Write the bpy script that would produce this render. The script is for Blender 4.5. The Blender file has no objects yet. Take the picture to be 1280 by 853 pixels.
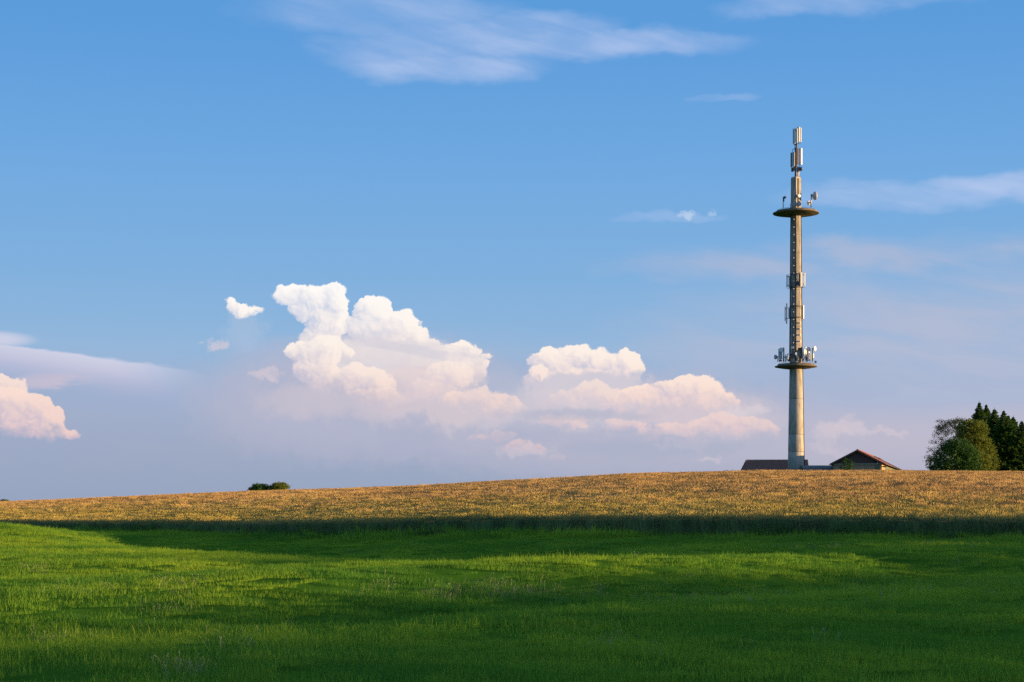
import bpy, bmesh, math, random
import numpy as np
from mathutils import Vector, Matrix, noise as mnoise

scene = bpy.context.scene
R = math.radians
F = 2240.0            # focal length of the photograph, in its own pixels
HORIZON = 640.0       # eye level in the photograph

# ------------------------------------------------------------------ camera
cam_data = bpy.data.cameras.new('camera')
cam_data.sensor_width = 36.0
cam_data.lens = 36.0 * F / 1280.0
cam_data.shift_y = (HORIZON - 426.5) / 1280.0
cam_data.clip_start = 0.1
cam_data.clip_end = 20000
camera = bpy.data.objects.new('camera', cam_data)
camera.location = (0, 0, 0)
camera.rotation_euler = (R(90), 0, 0)
scene.collection.objects.link(camera)
scene.camera = camera

# ------------------------------------------------------------------ light
EXPO = 1.15            # exposed for an evening scene
SUN_EL = R(4.3)
SUN_DIR = Vector((0.987 * math.cos(SUN_EL), -0.160 * math.cos(SUN_EL), math.sin(SUN_EL))).normalized()
sun_data = bpy.data.lights.new('sun', 'SUN')
sun_data.energy = 5.0
sun_data.angle = R(0.5)
sun_data.color = (1.0, 0.65, 0.31)
sun = bpy.data.objects.new('sun', sun_data)
sun.rotation_euler = SUN_DIR.to_track_quat('Z', 'Y').to_euler()
sun.location = (60, -10, 40)
scene.collection.objects.link(sun)

scene.view_settings.view_transform = 'Standard'
scene.view_settings.look = 'None'
scene.view_settings.gamma = 1.0
scene.view_settings.use_curve_mapping = False
scene.view_settings.exposure = EXPO
scene.cycles.max_bounces = 6
scene.cycles.transparent_max_bounces = 8
scene.cycles.use_denoising = False

# ------------------------------------------------------------------ world
class S:
    """a node socket with arithmetic"""
    nt = None
    def __init__(s, o): s.o = o
    @staticmethod
    def math(op, *a, clamp=False):
        n = S.nt.nodes.new('ShaderNodeMath'); n.operation = op; n.use_clamp = clamp
        for i, v in enumerate(a):
            if isinstance(v, S): S.nt.links.new(v.o, n.inputs[i])
            else: n.inputs[i].default_value = v
        return S(n.outputs[0])
    def __add__(s, b): return S.math('ADD', s, b)
    __radd__ = __add__
    def __sub__(s, b): return S.math('SUBTRACT', s, b)
    def __rsub__(s, b): return S.math('SUBTRACT', b, s)
    def __mul__(s, b): return S.math('MULTIPLY', s, b)
    __rmul__ = __mul__
    def __truediv__(s, b): return S.math('DIVIDE', s, b)
    def sqrt(s): return S.math('SQRT', s)
    def abs(s): return S.math('ABSOLUTE', s)
    def max(s, b): return S.math('MAXIMUM', s, b)
    def min(s, b): return S.math('MINIMUM', s, b)
    def smax(s, b, k): return S.math('SMOOTH_MAX', s, b, k)
    def pow(s, b): return S.math('POWER', s, b)
    def clamp(s): return S.math('ADD', s, 0.0, clamp=True)
def step(x, a, b):
    n = S.nt.nodes.new('ShaderNodeMapRange'); n.interpolation_type = 'SMOOTHSTEP'
    n.inputs['From Min'].default_value = a; n.inputs['From Max'].default_value = b
    if a > b:
        n.inputs['From Min'].default_value = b; n.inputs['From Max'].default_value = a
        n.inputs['To Min'].default_value = 1; n.inputs['To Max'].default_value = 0
    S.nt.links.new(x.o, n.inputs['Value']); return S(n.outputs[0])
def comb(x, y, z):
    if z: x = x + z * 3.7; y = y + z * 5.3     # a different patch of the noise plane
    z = 0.0
    n = S.nt.nodes.new('ShaderNodeCombineXYZ')
    for i, v in enumerate((x, y, z)):
        if isinstance(v, S): S.nt.links.new(v.o, n.inputs[i])
        else: n.inputs[i].default_value = v
    return S(n.outputs[0])
def fbm(vec, scale, detail=4, rough=0.55, dist=0.0):
    n = S.nt.nodes.new('ShaderNodeTexNoise'); n.noise_dimensions = '2D'
    n.inputs['Scale'].default_value = scale; n.inputs['Detail'].default_value = detail
    n.inputs['Roughness'].default_value = rough; n.inputs['Distortion'].default_value = dist
    S.nt.links.new(vec.o, n.inputs['Vector']); return S(n.outputs['Fac'])
def voro(vec, scale, detail=2, rough=0.5, smooth=0.35):
    n = S.nt.nodes.new('ShaderNodeTexVoronoi'); n.voronoi_dimensions = '2D'; n.feature = 'SMOOTH_F1'
    n.normalize = True
    n.inputs['Scale'].default_value = scale; n.inputs['Detail'].default_value = detail
    n.inputs['Roughness'].default_value = rough; n.inputs['Smoothness'].default_value = smooth
    S.nt.links.new(vec.o, n.inputs['Vector']); return S(n.outputs['Distance'])
def srgb(r, g, b):
    return tuple((c / 255 / 12.92 if c <= 10 else ((c / 255 + .055) / 1.055) ** 2.4) for c in (r, g, b)) + (1,)
def mixc(f, a, b):
    n = S.nt.nodes.new('ShaderNodeMix'); n.data_type = 'RGBA'; n.clamp_factor = True
    if isinstance(f, S): S.nt.links.new(f.o, n.inputs[0])
    else: n.inputs[0].default_value = f
    for i, v in ((6, a), (7, b)):
        if isinstance(v, S): S.nt.links.new(v.o, n.inputs[i])
        else: n.inputs[i].default_value = v
    return S(n.outputs[2])
def ramp(x, stops):
    n = S.nt.nodes.new('ShaderNodeValToRGB'); cr = n.color_ramp
    while len(cr.elements) < len(stops): cr.elements.new(0.5)
    for e, (p, c) in zip(cr.elements, stops): e.position = p; e.color = c
    S.nt.links.new(x.o, n.inputs[0]); return S(n.outputs[0])

SKY_K = 0.10
world = bpy.data.worlds.new('World'); scene.world = world; world.use_nodes = True
nt = world.node_tree; nt.nodes.clear(); S.nt = nt
def sky_col(r, g, b):                 # a sky colour as seen, before the Background strength
    c = srgb(r, g, b); return tuple(v / SKY_K / 2 ** EXPO for v in c[:3]) + (1,)
tc = nt.nodes.new('ShaderNodeTexCoord')
sep = nt.nodes.new('ShaderNodeSeparateXYZ'); nt.links.new(tc.outputs['Generated'], sep.inputs[0])
dx, dy, dz = (S(sep.outputs[i]) for i in range(3))
# azimuth and elevation in units of 1/22.4 rad (2.56 degrees)
U = S.math('ARCTAN2', dx, dy) * 22.4
V = S.math('ARCSINE', dz) * 22.4
def uv(px, py):
    a = math.atan((px - 640) / F)
    return a * 22.4, math.atan((HORIZON - py) / F * math.cos(a)) * 22.4
P3 = comb(U, V, 3.7)
P0 = comb(U, V, 0.0)

sky = nt.nodes.new('ShaderNodeTexSky'); sky.sky_type = 'NISHITA'; sky.sun_disc = False
sky.sun_elevation = SUN_EL
sky.sun_rotation = math.atan2(SUN_DIR.x, SUN_DIR.y)
sky.altitude = 500; sky.air_density = 1.0; sky.dust_density = 0.6; sky.ozone_density = 2.0
base = S(sky.outputs[0])
gain = nt.nodes.new('ShaderNodeMix'); gain.data_type = 'RGBA'; gain.blend_type = 'MULTIPLY'; gain.inputs[0].default_value = 1
nt.links.new(base.o, gain.inputs[6]); gain.inputs[7].default_value = (SKYG := (1.0, 1.0, 1.0, 1))
base = S(gain.outputs[2])
# colour of the clear air by elevation, low down; higher up the sky model itself, tinted
def sc3(r, g, b): return srgb(r, g, b)
sunside = (dx * SUN_DIR.x + dy * SUN_DIR.y)
glow = step(sunside, 0.45, 0.98)
nt.links.new(mixc(glow, (1.25, 1.85, 2.4, 1), (0.88, 0.9, 0.92, 1)).o, gain.inputs[7])
low = ramp(step(V, 0, 6.6) * 0 + (V / 7.0).clamp(), [
    (0.0, srgb(147, 163, 192)), (0.14, srgb(150, 171, 207)), (0.29, srgb(146, 183, 219)), (0.43, srgb(128, 176, 222)),
    (0.62, srgb(112, 169, 224)), (0.80, srgb(96, 158, 220)), (0.93, srgb(88, 154, 217))])
lowk = nt.nodes.new('ShaderNodeMix'); lowk.data_type = 'RGBA'; lowk.blend_type = 'MULTIPLY'; lowk.inputs[0].default_value = 1
nt.links.new(low.o, lowk.inputs[6]); lowk.inputs[7].default_value = (1 / SKY_K / 2 ** EXPO,) * 3 + (1,)
fac_low = step(V, 24.0, 7.5) * step(sunside, 1.0, 0.35)
base = mixc(fac_low, base, S(lowk.outputs[2]))
# unseen thin cloud added above the view to brighten and whiten the ambient light
hx = dx / (dz.max(0.0) + 0.22); hy = dy / (dz.max(0.0) + 0.22)
high = fbm(comb(hx * 0.7 + hy * .3, hy * 1.8, 2.0), 1.6, 6, .58, .4)
base = mixc(step(high, .36, .70) * step(V, 7.2, 10.5) * 0.62, base, sky_col(186, 200, 228))
n0 = fbm(comb(U * 0.35, V * 0.9, 1.3), 1.0, 3)
n1 = fbm(comb(U * 0.5, V * 2.2, 7.1), 1.3, 5, 0.6)

_lobe_groups = {}
def vm(op, a, b, c=None):
    nt = S.nt; n = nt.nodes.new('ShaderNodeVectorMath'); n.operation = op
    for i, v in enumerate((a, b, c)):
        if v is None: continue
        if isinstance(v, S): nt.links.new(v.o, n.inputs[i])
        else: n.inputs[i].default_value = v
    return S(n.outputs['Value' if op == 'DOT_PRODUCT' else 'Vector'])
def lobes(vec, ls, k=0.05, rk=1.0):
    """smooth union of elliptic domes, packed in a node group so that it can be reused"""
    key = (tuple(ls), k)
    if key not in _lobe_groups:
        g = bpy.data.node_groups.new('billows', 'ShaderNodeTree')
        g.interface.new_socket('Vector', in_out='INPUT', socket_type='NodeSocketVector')
        g.interface.new_socket('Dome', in_out='OUTPUT', socket_type='NodeSocketFloat')
        gi = g.nodes.new('NodeGroupInput'); go = g.nodes.new('NodeGroupOutput')
        outer = S.nt; S.nt = g; acc = None; v_ = S(gi.outputs[0])
        for (px, py, a, b) in ls:
            u, v = uv(px, py); a /= 100; b /= 100
            q = vm('MULTIPLY_ADD', v_, (1 / a, 1 / b, 0), (-u / a, -v / b, 0))
            d = vm('DOT_PRODUCT', q, q)
            r = min(a, b) * rk
            s = S.math('MULTIPLY_ADD', d, -r, r)
            acc = s if acc is None else acc.smax(s, k)
        g.links.new(acc.o, go.inputs[0]); S.nt = outer; _lobe_groups[key] = g
    n = S.nt.nodes.new('ShaderNodeGroup'); n.node_tree = _lobe_groups[key]; S.nt.links.new(vec.o, n.inputs[0])
    return S(n.outputs[0])
def blob(px, py, a, b, vec=None, inner=0.0):
    """soft ellipse 1 in the middle to 0 at its rim"""
    u, v = uv(px, py); a /= 100; b /= 100
    q = vm('MULTIPLY_ADD', vec or P0, (1 / a, 1 / b, 0), (-u / a, -v / b, 0))
    return step(vm('DOT_PRODUCT', q, q), 1.0, inner)

# ---- veils of lilac haze low on the sky, thicker to the right
wv = vm('ADD', comb(U, V, 0.0), comb((fbm(comb(U * .6, V * 1.5, 2), 1.5, 4) - .5) * 1.2, (fbm(comb(U * .6, V * 1.5, 9), 1.5, 4) - .5) * .35, 0.0))
hz = step(V, 2.25, 0.9) * (0.45 + n1 * 0.6)
side = (blob(130, 640, 620, 240, wv) * 0.7).max(blob(520, 600, 460, 200, wv, .35) * .8)
hz = (hz.max(side)).clamp()
base = mixc(hz, base, ramp((V / 3.0).clamp(), [(0, sky_col(148, 164, 191)), (.3, sky_col(163, 172, 195)), (.6, sky_col(170, 181, 207)), (.95, sky_col(163, 185, 217))]))
# right-hand veil
st = fbm(comb(U * .45, V * 2.2 + U * .35, 4.0), 1.3, 5, 0.52, 0.3)
veil = blob(1310, 430, 620, 130, wv) * (0.45 + step(st, 0.28, 0.66) * 0.55)
veil = veil.max(blob(1240, 520, 420, 120, wv) * .75).max(blob(1130, 325, 430, 36, wv) * (0.25 + step(st, 0.35, 0.7) * 0.55)).max(blob(880, 440, 150, 26, wv) * .5)
base = mixc(veil * 0.95, base, sky_col(178, 187, 212))
base = mixc(blob(1200, 570, 420, 75, wv) * 0.75, base, sky_col(196, 188, 203))
# ---- cirrus
wv2 = vm('ADD', comb(U, V, 0.0), comb((fbm(comb(U, V, 5), 7, 4) - .5) * .26, (fbm(comb(U, V, 6), 7, 4) - .5) * .18, 0.0))
ci = fbm(comb(U * .6, V * 2.0 + U * .30, 11.0), 1.3, 5, 0.5, 0.3)
cf = fbm(comb(U * .7 + V * .8, V * 4.0 + U * .9, 17.0), 1.6, 6, 0.5, 0.2)
cirr = blob(565, 84, 150, 26, wv) * 0.95
cirr = cirr.max(blob(520, 58, 150, 40, wv) * 0.65).max(blob(730, 55, 240, 24, wv) * 0.95).max(blob(480, 15, 190, 34, wv) * 0.6).max(blob(640, 40, 180, 30, wv) * .7).max(blob(1060, 2, 200, 18, wv) * .55)
cirr = cirr.max(blob(1200, 238, 250, 24, wv) * 0.95).max(blob(905, 124, 45, 6, wv) * .35).max(blob(835, 272, 70, 8, wv) * .4)
cirr = cirr * (0.38 + step(ci * 0.65 + cf * 0.35, 0.30, 0.74) * 0.62)
base = mixc((cirr * 0.85).clamp(), base, sky_col(186, 203, 238))
fleck = blob(860, 268, 17, 7, wv2).max(blob(888, 267, 8, 6, wv2) * .6)
base = mixc(fleck * .5, base, sky_col(214, 226, 243))

# ---- anvil on the left
an = fbm(comb(U * .8, V * 3.5, 21.0), 1.5, 5, .55)
wa = vm('ADD', comb(U, V, 0.0), comb((an - .5) * .3, (an - .5) * .16, 0.0))
UL, VL = U, V
ua, va = uv(0, 428); ub, vb = uv(270, 470)
slope = (vb - va) / (ub - ua)
topline = (U - ua) * slope + va
sepw = nt.nodes.new('ShaderNodeSeparateXYZ'); nt.links.new(wa.o, sepw.inputs[0]); VW = S(sepw.outputs[1])
anv = step(topline - VW, -0.03, 0.02) * step(topline - VW, 0.62, 0.12) * step(U, ub + .1, ua + 1.2)
anv = anv * step(U, -9.5, -7.5)
anv = anv.max(blob(-10, 424, 60, 12) * 0.9)
base = mixc(anv * 0.9, base, ramp(((topline - V) * 2).clamp(), [(0, sky_col(212, 212, 231)), (.45, sky_col(192, 192, 216)), (1, sky_col(160, 171, 204))]))
base = mixc(blob(70, 478, 60, 16, wa) * step(an, .4, .62) * .6, base, sky_col(212, 196, 209))

plain = base
# ---- cumulus, built up from the farthest layer to the nearest
w1 = fbm(P3, 3.2, 7, .58); w2 = fbm(comb(U, V, 9.9), 3.2, 7, .58)
wf = fbm(P3, 5.0, 6, .6); wg = fbm(comb(U, V, 8.0), 4.0, 6, .6)
wf2 = fbm(comb(U + .06, V + .05, 3.7), 5.0, 6, .6); wg2 = fbm(comb(U + .1, V + .09, 8.0), 4.0, 6, .6)
wb = vm('ADD', comb(U, V, 0.0), comb((wf - .5) * .5, (wg - .5) * .36, 0.0))
wl = vm('ADD', comb(U, V, 0.0), comb((w1 - .5) * .9, (w2 - .5) * .22, 0.0))
D0 = comb((w1 - .5) * .24, (w2 - .5) * .22, 0.0)
OFF = [(0, 0), (0.035, 0.025), (0.13, 0.09)]
PP = [vm('ADD', comb(U + a, V + b, 0.0), D0) for a, b in OFF]
BB = [voro(vm('ADD', comb(U + a, V + b, 3.7), D0), 7.0, 2.0, .55, .5) for a, b in OFF]
el = ((V - 0.8) / 2.2).clamp()
c_lit = ramp(el, [(0.0, sky_col(240, 205, 200)), (.30, sky_col(249, 222, 210)), (.55, sky_col(253, 240, 230)), (1, sky_col(255, 254, 252))])
c_shd = ramp(el, [(0.0, sky_col(190, 178, 203)), (.35, sky_col(203, 194, 213)), (.7, sky_col(214, 213, 227)), (1, sky_col(214, 222, 237))])
def hgt(s, b): return s.max(0.0001).sqrt() * 0.55 - b * 0.15
softn = 0.028 + wf.max(0.35) * 0.10 - 0.035
def group(base, ls, top=None, bot=None, amount=1.0, bias=0.60, rim=0.045, fadew=0.5):
    """one bank of billows, crisp above and dissolving between photo heights top and bot"""
    s = [lobes(p, ls, 0.045) for p in PP]
    dens = s[0] - BB[0] * 0.14 + rim
    lit = bias + (hgt(s[0], BB[0]) - hgt(s[1], BB[1])) * 5.0 + (hgt(s[0], BB[0]) - hgt(s[2], BB[2])) * 1.5 + (w1 - .5) * 0.5
    lit = lit.clamp()
    a = (dens / softn).clamp(); a = a * a * (3.0 - 2.0 * a)
    # shaded flanks are hazier than lit ones
    a = a * (0.62 + lit * 0.6).clamp()
    if top is not None:
        v1, v0 = uv(640, top)[1], uv(640, bot)[1]
        a = a * step(V + (wf - .5) * fadew + (wg - .5) * fadew * .6, v0, v1)
    return mixc(a * amount, base, mixc(lit, c_shd, c_lit))
def soft(base, x, y, a, b, k, rgb, vec=None, inner=0.0):
    return mixc(blob(x, y, a, b, vec or wb, inner) * k, base, sky_col(*rgb))
# broad lilac mass behind and under everything
base = soft(base, 450, 500, 250, 95, .75, (183, 184, 205), wb, .2)
base = soft(base, 780, 540, 330, 85, .75, (187, 186, 205), wb, .2)
base = soft(base, 610, 500, 90, 48, .55, (177, 188, 211), wb)
base = soft(base, 560, 512, 130, 34, .80, (213, 201, 208), wb, .1)
base = soft(base, 730, 502, 120, 40, .85, (210, 202, 212), wb, .1)
base = soft(base, 880, 520, 120, 36, .75, (208, 198, 208), wb, .1)
base = soft(base, 410, 502, 110, 30, .60, (208, 197, 207), wb)
base = soft(base, 305, 415, 34, 34, .40, (181, 196, 220), wb)
# tops of the big cloud
base = group(base, [(362, 370, 24, 13), (392, 373, 30, 18), (419, 378, 19, 25), (410, 402, 30, 24), (380, 388, 20, 14), (400, 425, 26, 22)], 425, 470)
base = group(base, [(466, 392, 26, 22), (500, 404, 25, 19), (478, 410, 50, 22), (520, 420, 16, 14), (490, 436, 62, 22)], 422, 462)
base = group(base, [(545, 446, 30, 14), (566, 440, 24, 13), (584, 438, 17, 12), (606, 446, 12, 6), (560, 462, 50, 26), (590, 458, 20, 14)], 446, 505)
# smooth veil over its waist
base = soft(base, 480, 448, 105, 36, .85, (230, 221, 222), wl, .2)
base = soft(base, 530, 478, 80, 30, .70, (229, 210, 211), wl, .1)
sl = fbm(comb(U * .35, V * 3.2 + U * .35, 31.0), 1.6, 4, .5)
base = mixc(blob(500, 440, 130, 30, wl) * step(sl, .45, .62) * .45, base, sky_col(200, 198, 216))
# cream billows low on its left and middle
base = group(base, [(404, 440, 26, 22), (378, 442, 24, 14), (396, 462, 32, 20), (412, 478, 30, 22)], 458, 500, .95, .66)
base = group(base, [(436, 440, 12, 8), (452, 468, 26, 17), (470, 470, 16, 12), (478, 474, 14, 9), (462, 486, 36, 18)], 468, 506, .9, .66)
base = group(base, [(560, 470, 34, 18), (540, 486, 34, 18), (470, 498, 40, 14)], 478, 515, .65, .55)
# second and third clouds
base = group(base, [(690, 454, 32, 22), (716, 446, 30, 16), (748, 452, 30, 14), (784, 457, 21, 18), (768, 470, 34, 18), (700, 474, 44, 22), (735, 478, 60, 20)], 462, 486, 1.0, .62, .045, .3)
base = soft(base, 735, 490, 95, 26, .8, (215, 206, 214), wb, .15)
base = soft(base, 735, 478, 82, 13, .9, (208, 203, 214), wl, .2)
base = group(base, [(671, 466, 13, 9)], 470, 486, .9, .7)
base = group(base, [(740, 492, 34, 15), (762, 500, 28, 18), (712, 502, 30, 16)], 484, 518, .7, .55)
base = group(base, [(845, 488, 34, 17), (872, 488, 38, 19), (892, 498, 26, 14), (818, 496, 34, 16), (800, 506, 50, 22), (870, 510, 56, 24), (840, 512, 60, 24)], 488, 528)
base = soft(base, 850, 524, 90, 18, .6, (215, 201, 209), wb)
base = soft(base, 930, 514, 42, 9, .8, (219, 209, 216), wl)
# pink tops drifting lower down
base = group(base, [(600, 492, 24, 9), (622, 498, 22, 9), (590, 504, 44, 16), (636, 500, 12, 5), (610, 510, 50, 18)], 494, 524, .7, .6)
base = group(base, [(880, 534, 34, 14), (906, 527, 26, 12), (934, 529, 22, 11), (952, 538, 24, 12), (850, 544, 60, 16), (915, 545, 60, 18)], 526, 556, .65, .58)
base = group(base, [(722, 533, 12, 9), (700, 526, 40, 9), (780, 532, 40, 9), (654, 560, 34, 9), (690, 572, 22, 6), (620, 546, 36, 7)], 545, 585, .55, .5, .03)
for q in ((1036, 540, 26, 17, .45), (1064, 533, 26, 12, .45), (1086, 541, 20, 8, .35), (1115, 541, 22, 6, .35), (890, 572, 22, 6, .5), (1035, 560, 30, 8, .3), (271, 432, 18, 9, .55), (335, 468, 26, 8, .5), (850, 556, 40, 7, .3), (655, 563, 44, 9, .4)):
    base = soft(base, *q, (225, 208, 213), wb)
# dark lilac lumps in front
base = soft(base, 515, 545, 60, 30, .75, (173, 178, 202), wb)
base = soft(base, 522, 522, 20, 14, .60, (175, 180, 204), wb)
base = soft(base, 720, 519, 110, 10, .60, (175, 180, 202), wl)
base = soft(base, 640, 545, 60, 8, .50, (171, 178, 202), wl)
base = soft(base, 820, 560, 160, 16, .45, (165, 176, 200), wl)
# small cloud and its trailing veil, and the pink tower at the far left
base = group(base, [(291, 380, 9, 8), (300, 385, 15, 10), (315, 388, 13, 8), (305, 392, 16, 8)], 388, 408)
base = group(base, [(0, 482, 32, 13), (18, 490, 24, 10)], 490, 512, .9, .62)
base = group(base, [(14, 508, 36, 22), (42, 510, 22, 20), (58, 526, 24, 18), (82, 545, 15, 9), (30, 532, 36, 18), (64, 542, 22, 12)], 530, 562, .95, .62)
full = base
# haze in front of the cloud bases
front = (step(V, 1.1, 0.15) * (0.45 + n1 * .7)).clamp() * 0.5
front_c = ramp((V / 1.5).clamp(), [(0, sky_col(149, 164, 191)), (.5, sky_col(163, 171, 195)), (1, sky_col(172, 177, 201))])
sky_plain = mixc(front, plain, front_c)
sky_full = mixc(front, full, front_c)
def gt(a, b): return S.math('GREATER_THAN', a, b)
in_bank = gt(U, -6.6) * gt(6.0, U) * gt(V, 0.0) * gt(3.05, V)

def background(col):
    b = nt.nodes.new('ShaderNodeBackground'); b.inputs['Strength'].default_value = SKY_K
    nt.links.new(col.o, b.inputs['Color']); return b.outputs[0]
# the same sky twice: the costly cumulus nodes are only run for the directions that hold cumulus
mixs = nt.nodes.new('ShaderNodeMixShader')
nt.links.new(in_bank.o, mixs.inputs[0]); nt.links.new(background(sky_plain), mixs.inputs[1]); nt.links.new(background(sky_full), mixs.inputs[2])
wo = nt.nodes.new('ShaderNodeOutputWorld'); nt.links.new(mixs.outputs[0], wo.inputs['Surface'])

# ------------------------------------------------------------------ helpers
rng = np.random.default_rng(7)
random.seed(7)
col = scene.collection

def W(px, py, D):
    """world point D metres away that stands where the photograph shows (px, py)"""
    return Vector(((px - 640) / F * D, D, (HORIZON - py) / F * D))

def principled(name, color, rough=0.8, metal=0.0, spec=0.3):
    m = bpy.data.materials.new(name); m.use_nodes = True
    b = m.node_tree.nodes['Principled BSDF']
    b.inputs['Base Color'].default_value = (*color, 1)
    b.inputs['Roughness'].default_value = rough; b.inputs['Metallic'].default_value = metal
    b.inputs['Specular IOR Level'].default_value = spec
    return m
def mat_noise(name, stops, scale=3.0, detail=6, rough=0.85, bump=0.0, coords='Object', stretch=(1, 1, 1), metal=0.0, spec=0.3,
              second=None):
    m = principled(name, (0.5, 0.5, 0.5), rough, metal, spec)
    n = m.node_tree; b = n.nodes['Principled BSDF']
    tcn = n.nodes.new('ShaderNodeTexCoord'); mp = n.nodes.new('ShaderNodeMapping'); mp.inputs['Scale'].default_value = stretch
    n.links.new(tcn.outputs[coords], mp.inputs[0])
    t = n.nodes.new('ShaderNodeTexNoise'); t.inputs['Scale'].default_value = scale; t.inputs['Detail'].default_value = detail
    t.inputs['Roughness'].default_value = 0.62
    n.links.new(mp.outputs[0], t.inputs['Vector'])
    r = n.nodes.new('ShaderNodeValToRGB')
    while len(r.color_ramp.elements) < len(stops): r.color_ramp.elements.new(.5)
    for e, (p, c) in zip(r.color_ramp.elements, stops): e.position = p; e.color = (*c, 1)
    n.links.new(t.outputs['Fac'], r.inputs[0]); n.links.new(r.outputs[0], b.inputs['Base Color'])
    if bump:
        bp = n.nodes.new('ShaderNodeBump'); bp.inputs['Strength'].default_value = bump; bp.inputs['Distance'].default_value = 0.05
        n.links.new(t.outputs['Fac'], bp.inputs['Height']); n.links.new(bp.outputs[0], b.inputs['Normal'])
    return m
def leafy(name, ca, cb, cc=None, trans=0.35, loc_scale=0.15, rnd=0.5, rough=0.6, per_object=True, tcol=None):
    """leaf / blade material: per-instance and per-place variation, some light let through"""
    m = principled(name, ca, rough, 0, 0.08); n = m.node_tree; b = n.nodes['Principled BSDF']
    geo = n.nodes.new('ShaderNodeNewGeometry'); oi = n.nodes.new('ShaderNodeObjectInfo')
    t = n.nodes.new('ShaderNodeTexNoise'); t.inputs['Scale'].default_value = loc_scale; t.inputs['Detail'].default_value = 4
    n.links.new(geo.outputs['Position'] if not per_object else oi.outputs['Location'], t.inputs['Vector'])
    mr = n.nodes.new('ShaderNodeMapRange'); mr.inputs[1].default_value = .38; mr.inputs[2].default_value = .62
    n.links.new(t.outputs['Fac'], mr.inputs[0])
    ri = n.nodes.new('ShaderNodeMath'); ri.operation = 'MULTIPLY'; ri.inputs[1].default_value = rnd
    n.links.new(geo.outputs['Random Per Island'], ri.inputs[0])
    ad = n.nodes.new('ShaderNodeMath'); ad.operation = 'MULTIPLY_ADD'; ad.inputs[1].default_value = 1 - rnd
    n.links.new(mr.outputs[0], ad.inputs[0]); n.links.new(ri.outputs[0], ad.inputs[2])
    r = n.nodes.new('ShaderNodeValToRGB'); r.color_ramp.elements[0].color = (*ca, 1); r.color_ramp.elements[1].color = (*cb, 1)
    if cc: e = r.color_ramp.elements.new(.93); e.color = (*cb, 1); r.color_ramp.elements[2].color = (*cc, 1)
    n.links.new(ad.outputs[0], r.inputs[0]); n.links.new(r.outputs[0], b.inputs['Base Color'])
    if trans:
        tr = n.nodes.new('ShaderNodeBsdfTranslucent'); mx = n.nodes.new('ShaderNodeMixShader'); mx.inputs[0].default_value = trans
        n.links.new(r.outputs[0], tr.inputs['Color']); n.links.new(b.outputs[0], mx.inputs[1]); n.links.new(tr.outputs[0], mx.inputs[2])
        n.links.new(mx.outputs[0], n.nodes['Material Output'].inputs['Surface'])
    return m

class MB:
    """collects shapes into one mesh"""
    def __init__(s): s.v = []; s.f = []; s.sm = []
    def add(s, v, f, smooth=False):
        o = len(s.v); s.v += [tuple(p) for p in v]; s.f += [tuple(i + o for i in q) for q in f]; s.sm += [smooth] * len(f); return s
    def box(s, x0, x1, y0, y1, z0, z1, M=None):
        v = [Vector((x, y, z)) for x in (x0, x1) for y in (y0, y1) for z in (z0, z1)]
        if M is not None: v = [M @ p for p in v]
        return s.add(v, [(0, 1, 3, 2), (4, 6, 7, 5), (0, 4, 5, 1), (2, 3, 7, 6), (0, 2, 6, 4), (1, 5, 7, 3)])
    def tube(s, a, b, r0, r1=None, n=8, caps=True, smooth=True):
        a, b = Vector(a), Vector(b); r1 = r0 if r1 is None else r1
        d = (b - a).normalized(); u = d.orthogonal().normalized(); w = d.cross(u)
        v = [p + (u * math.cos(2 * math.pi * k / n) + w * math.sin(2 * math.pi * k / n)) * r for p, r in ((a, r0), (b, r1)) for k in range(n)]
        s.add(v, [(k, (k + 1) % n, n + (k + 1) % n, n + k) for k in range(n)], smooth)
        if caps:
            o = len(s.v) - 2 * n
            s.f += [tuple(o + k for k in reversed(range(n))), tuple(o + n + k for k in range(n))]; s.sm += [False, False]
        return s
    def path(s, pts, r, n=6):
        for a, b in zip(pts, pts[1:]): s.tube(a, b, r, n=n)
        return s
    def lathe(s, prof, n=32, c=(0, 0, 0), M=None, rot=0.0, smooth=True):
        v = []; f = []
        for (r, z) in prof:
            for k in range(n):
                a = 2 * math.pi * k / n + rot
                p = Vector((r * math.cos(a), r * math.sin(a), z))
                v.append((M @ p) if M is not None else p + Vector(c))
        for i in range(len(prof) - 1):
            for k in range(n):
                f.append((i * n + k, i * n + (k + 1) % n, (i + 1) * n + (k + 1) % n, (i + 1) * n + k))
        return s.add(v, f, smooth)
    def build(s, name, mat, parent=None, loc=None):
        me = bpy.data.meshes.new(name); me.from_pydata(s.v, [], s.f); me.polygons.foreach_set('use_smooth', s.sm)
        me.materials.append(mat); me.update()
        o = bpy.data.objects.new(name, me); col.objects.link(o)
        if parent: o.parent = parent
        if loc is not None: o.location = loc
        return o
def np_mesh(name, verts, faces, mat, smooth=False):
    me = bpy.data.meshes.new(name); verts = np.asarray(verts, np.float32); faces = np.asarray(faces, np.int32)
    k = faces.shape[1]
    me.vertices.add(len(verts)); me.vertices.foreach_set('co', verts.ravel())
    me.loops.add(faces.size); me.loops.foreach_set('vertex_index', faces.ravel())
    me.polygons.add(len(faces)); me.polygons.foreach_set('loop_start', np.arange(0, faces.size, k, dtype=np.int32))
    me.polygons.foreach_set('use_smooth', np.full(len(faces), smooth))
    me.update(calc_edges=True); me.validate()
    if mat: me.materials.append(mat)
    return me
def link(name, me, parent=None, **props):
    o = bpy.data.objects.new(name, me); col.objects.link(o)
    if parent: o.parent = parent
    for k, v in props.items(): o[k] = v
    return o
def tag(o, label=None, cat=None, group=None, kind=None):
    if label: o['label'] = label
    if cat: o['category'] = cat
    if group: o['group'] = group
    if kind: o['kind'] = kind
    return o
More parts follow.
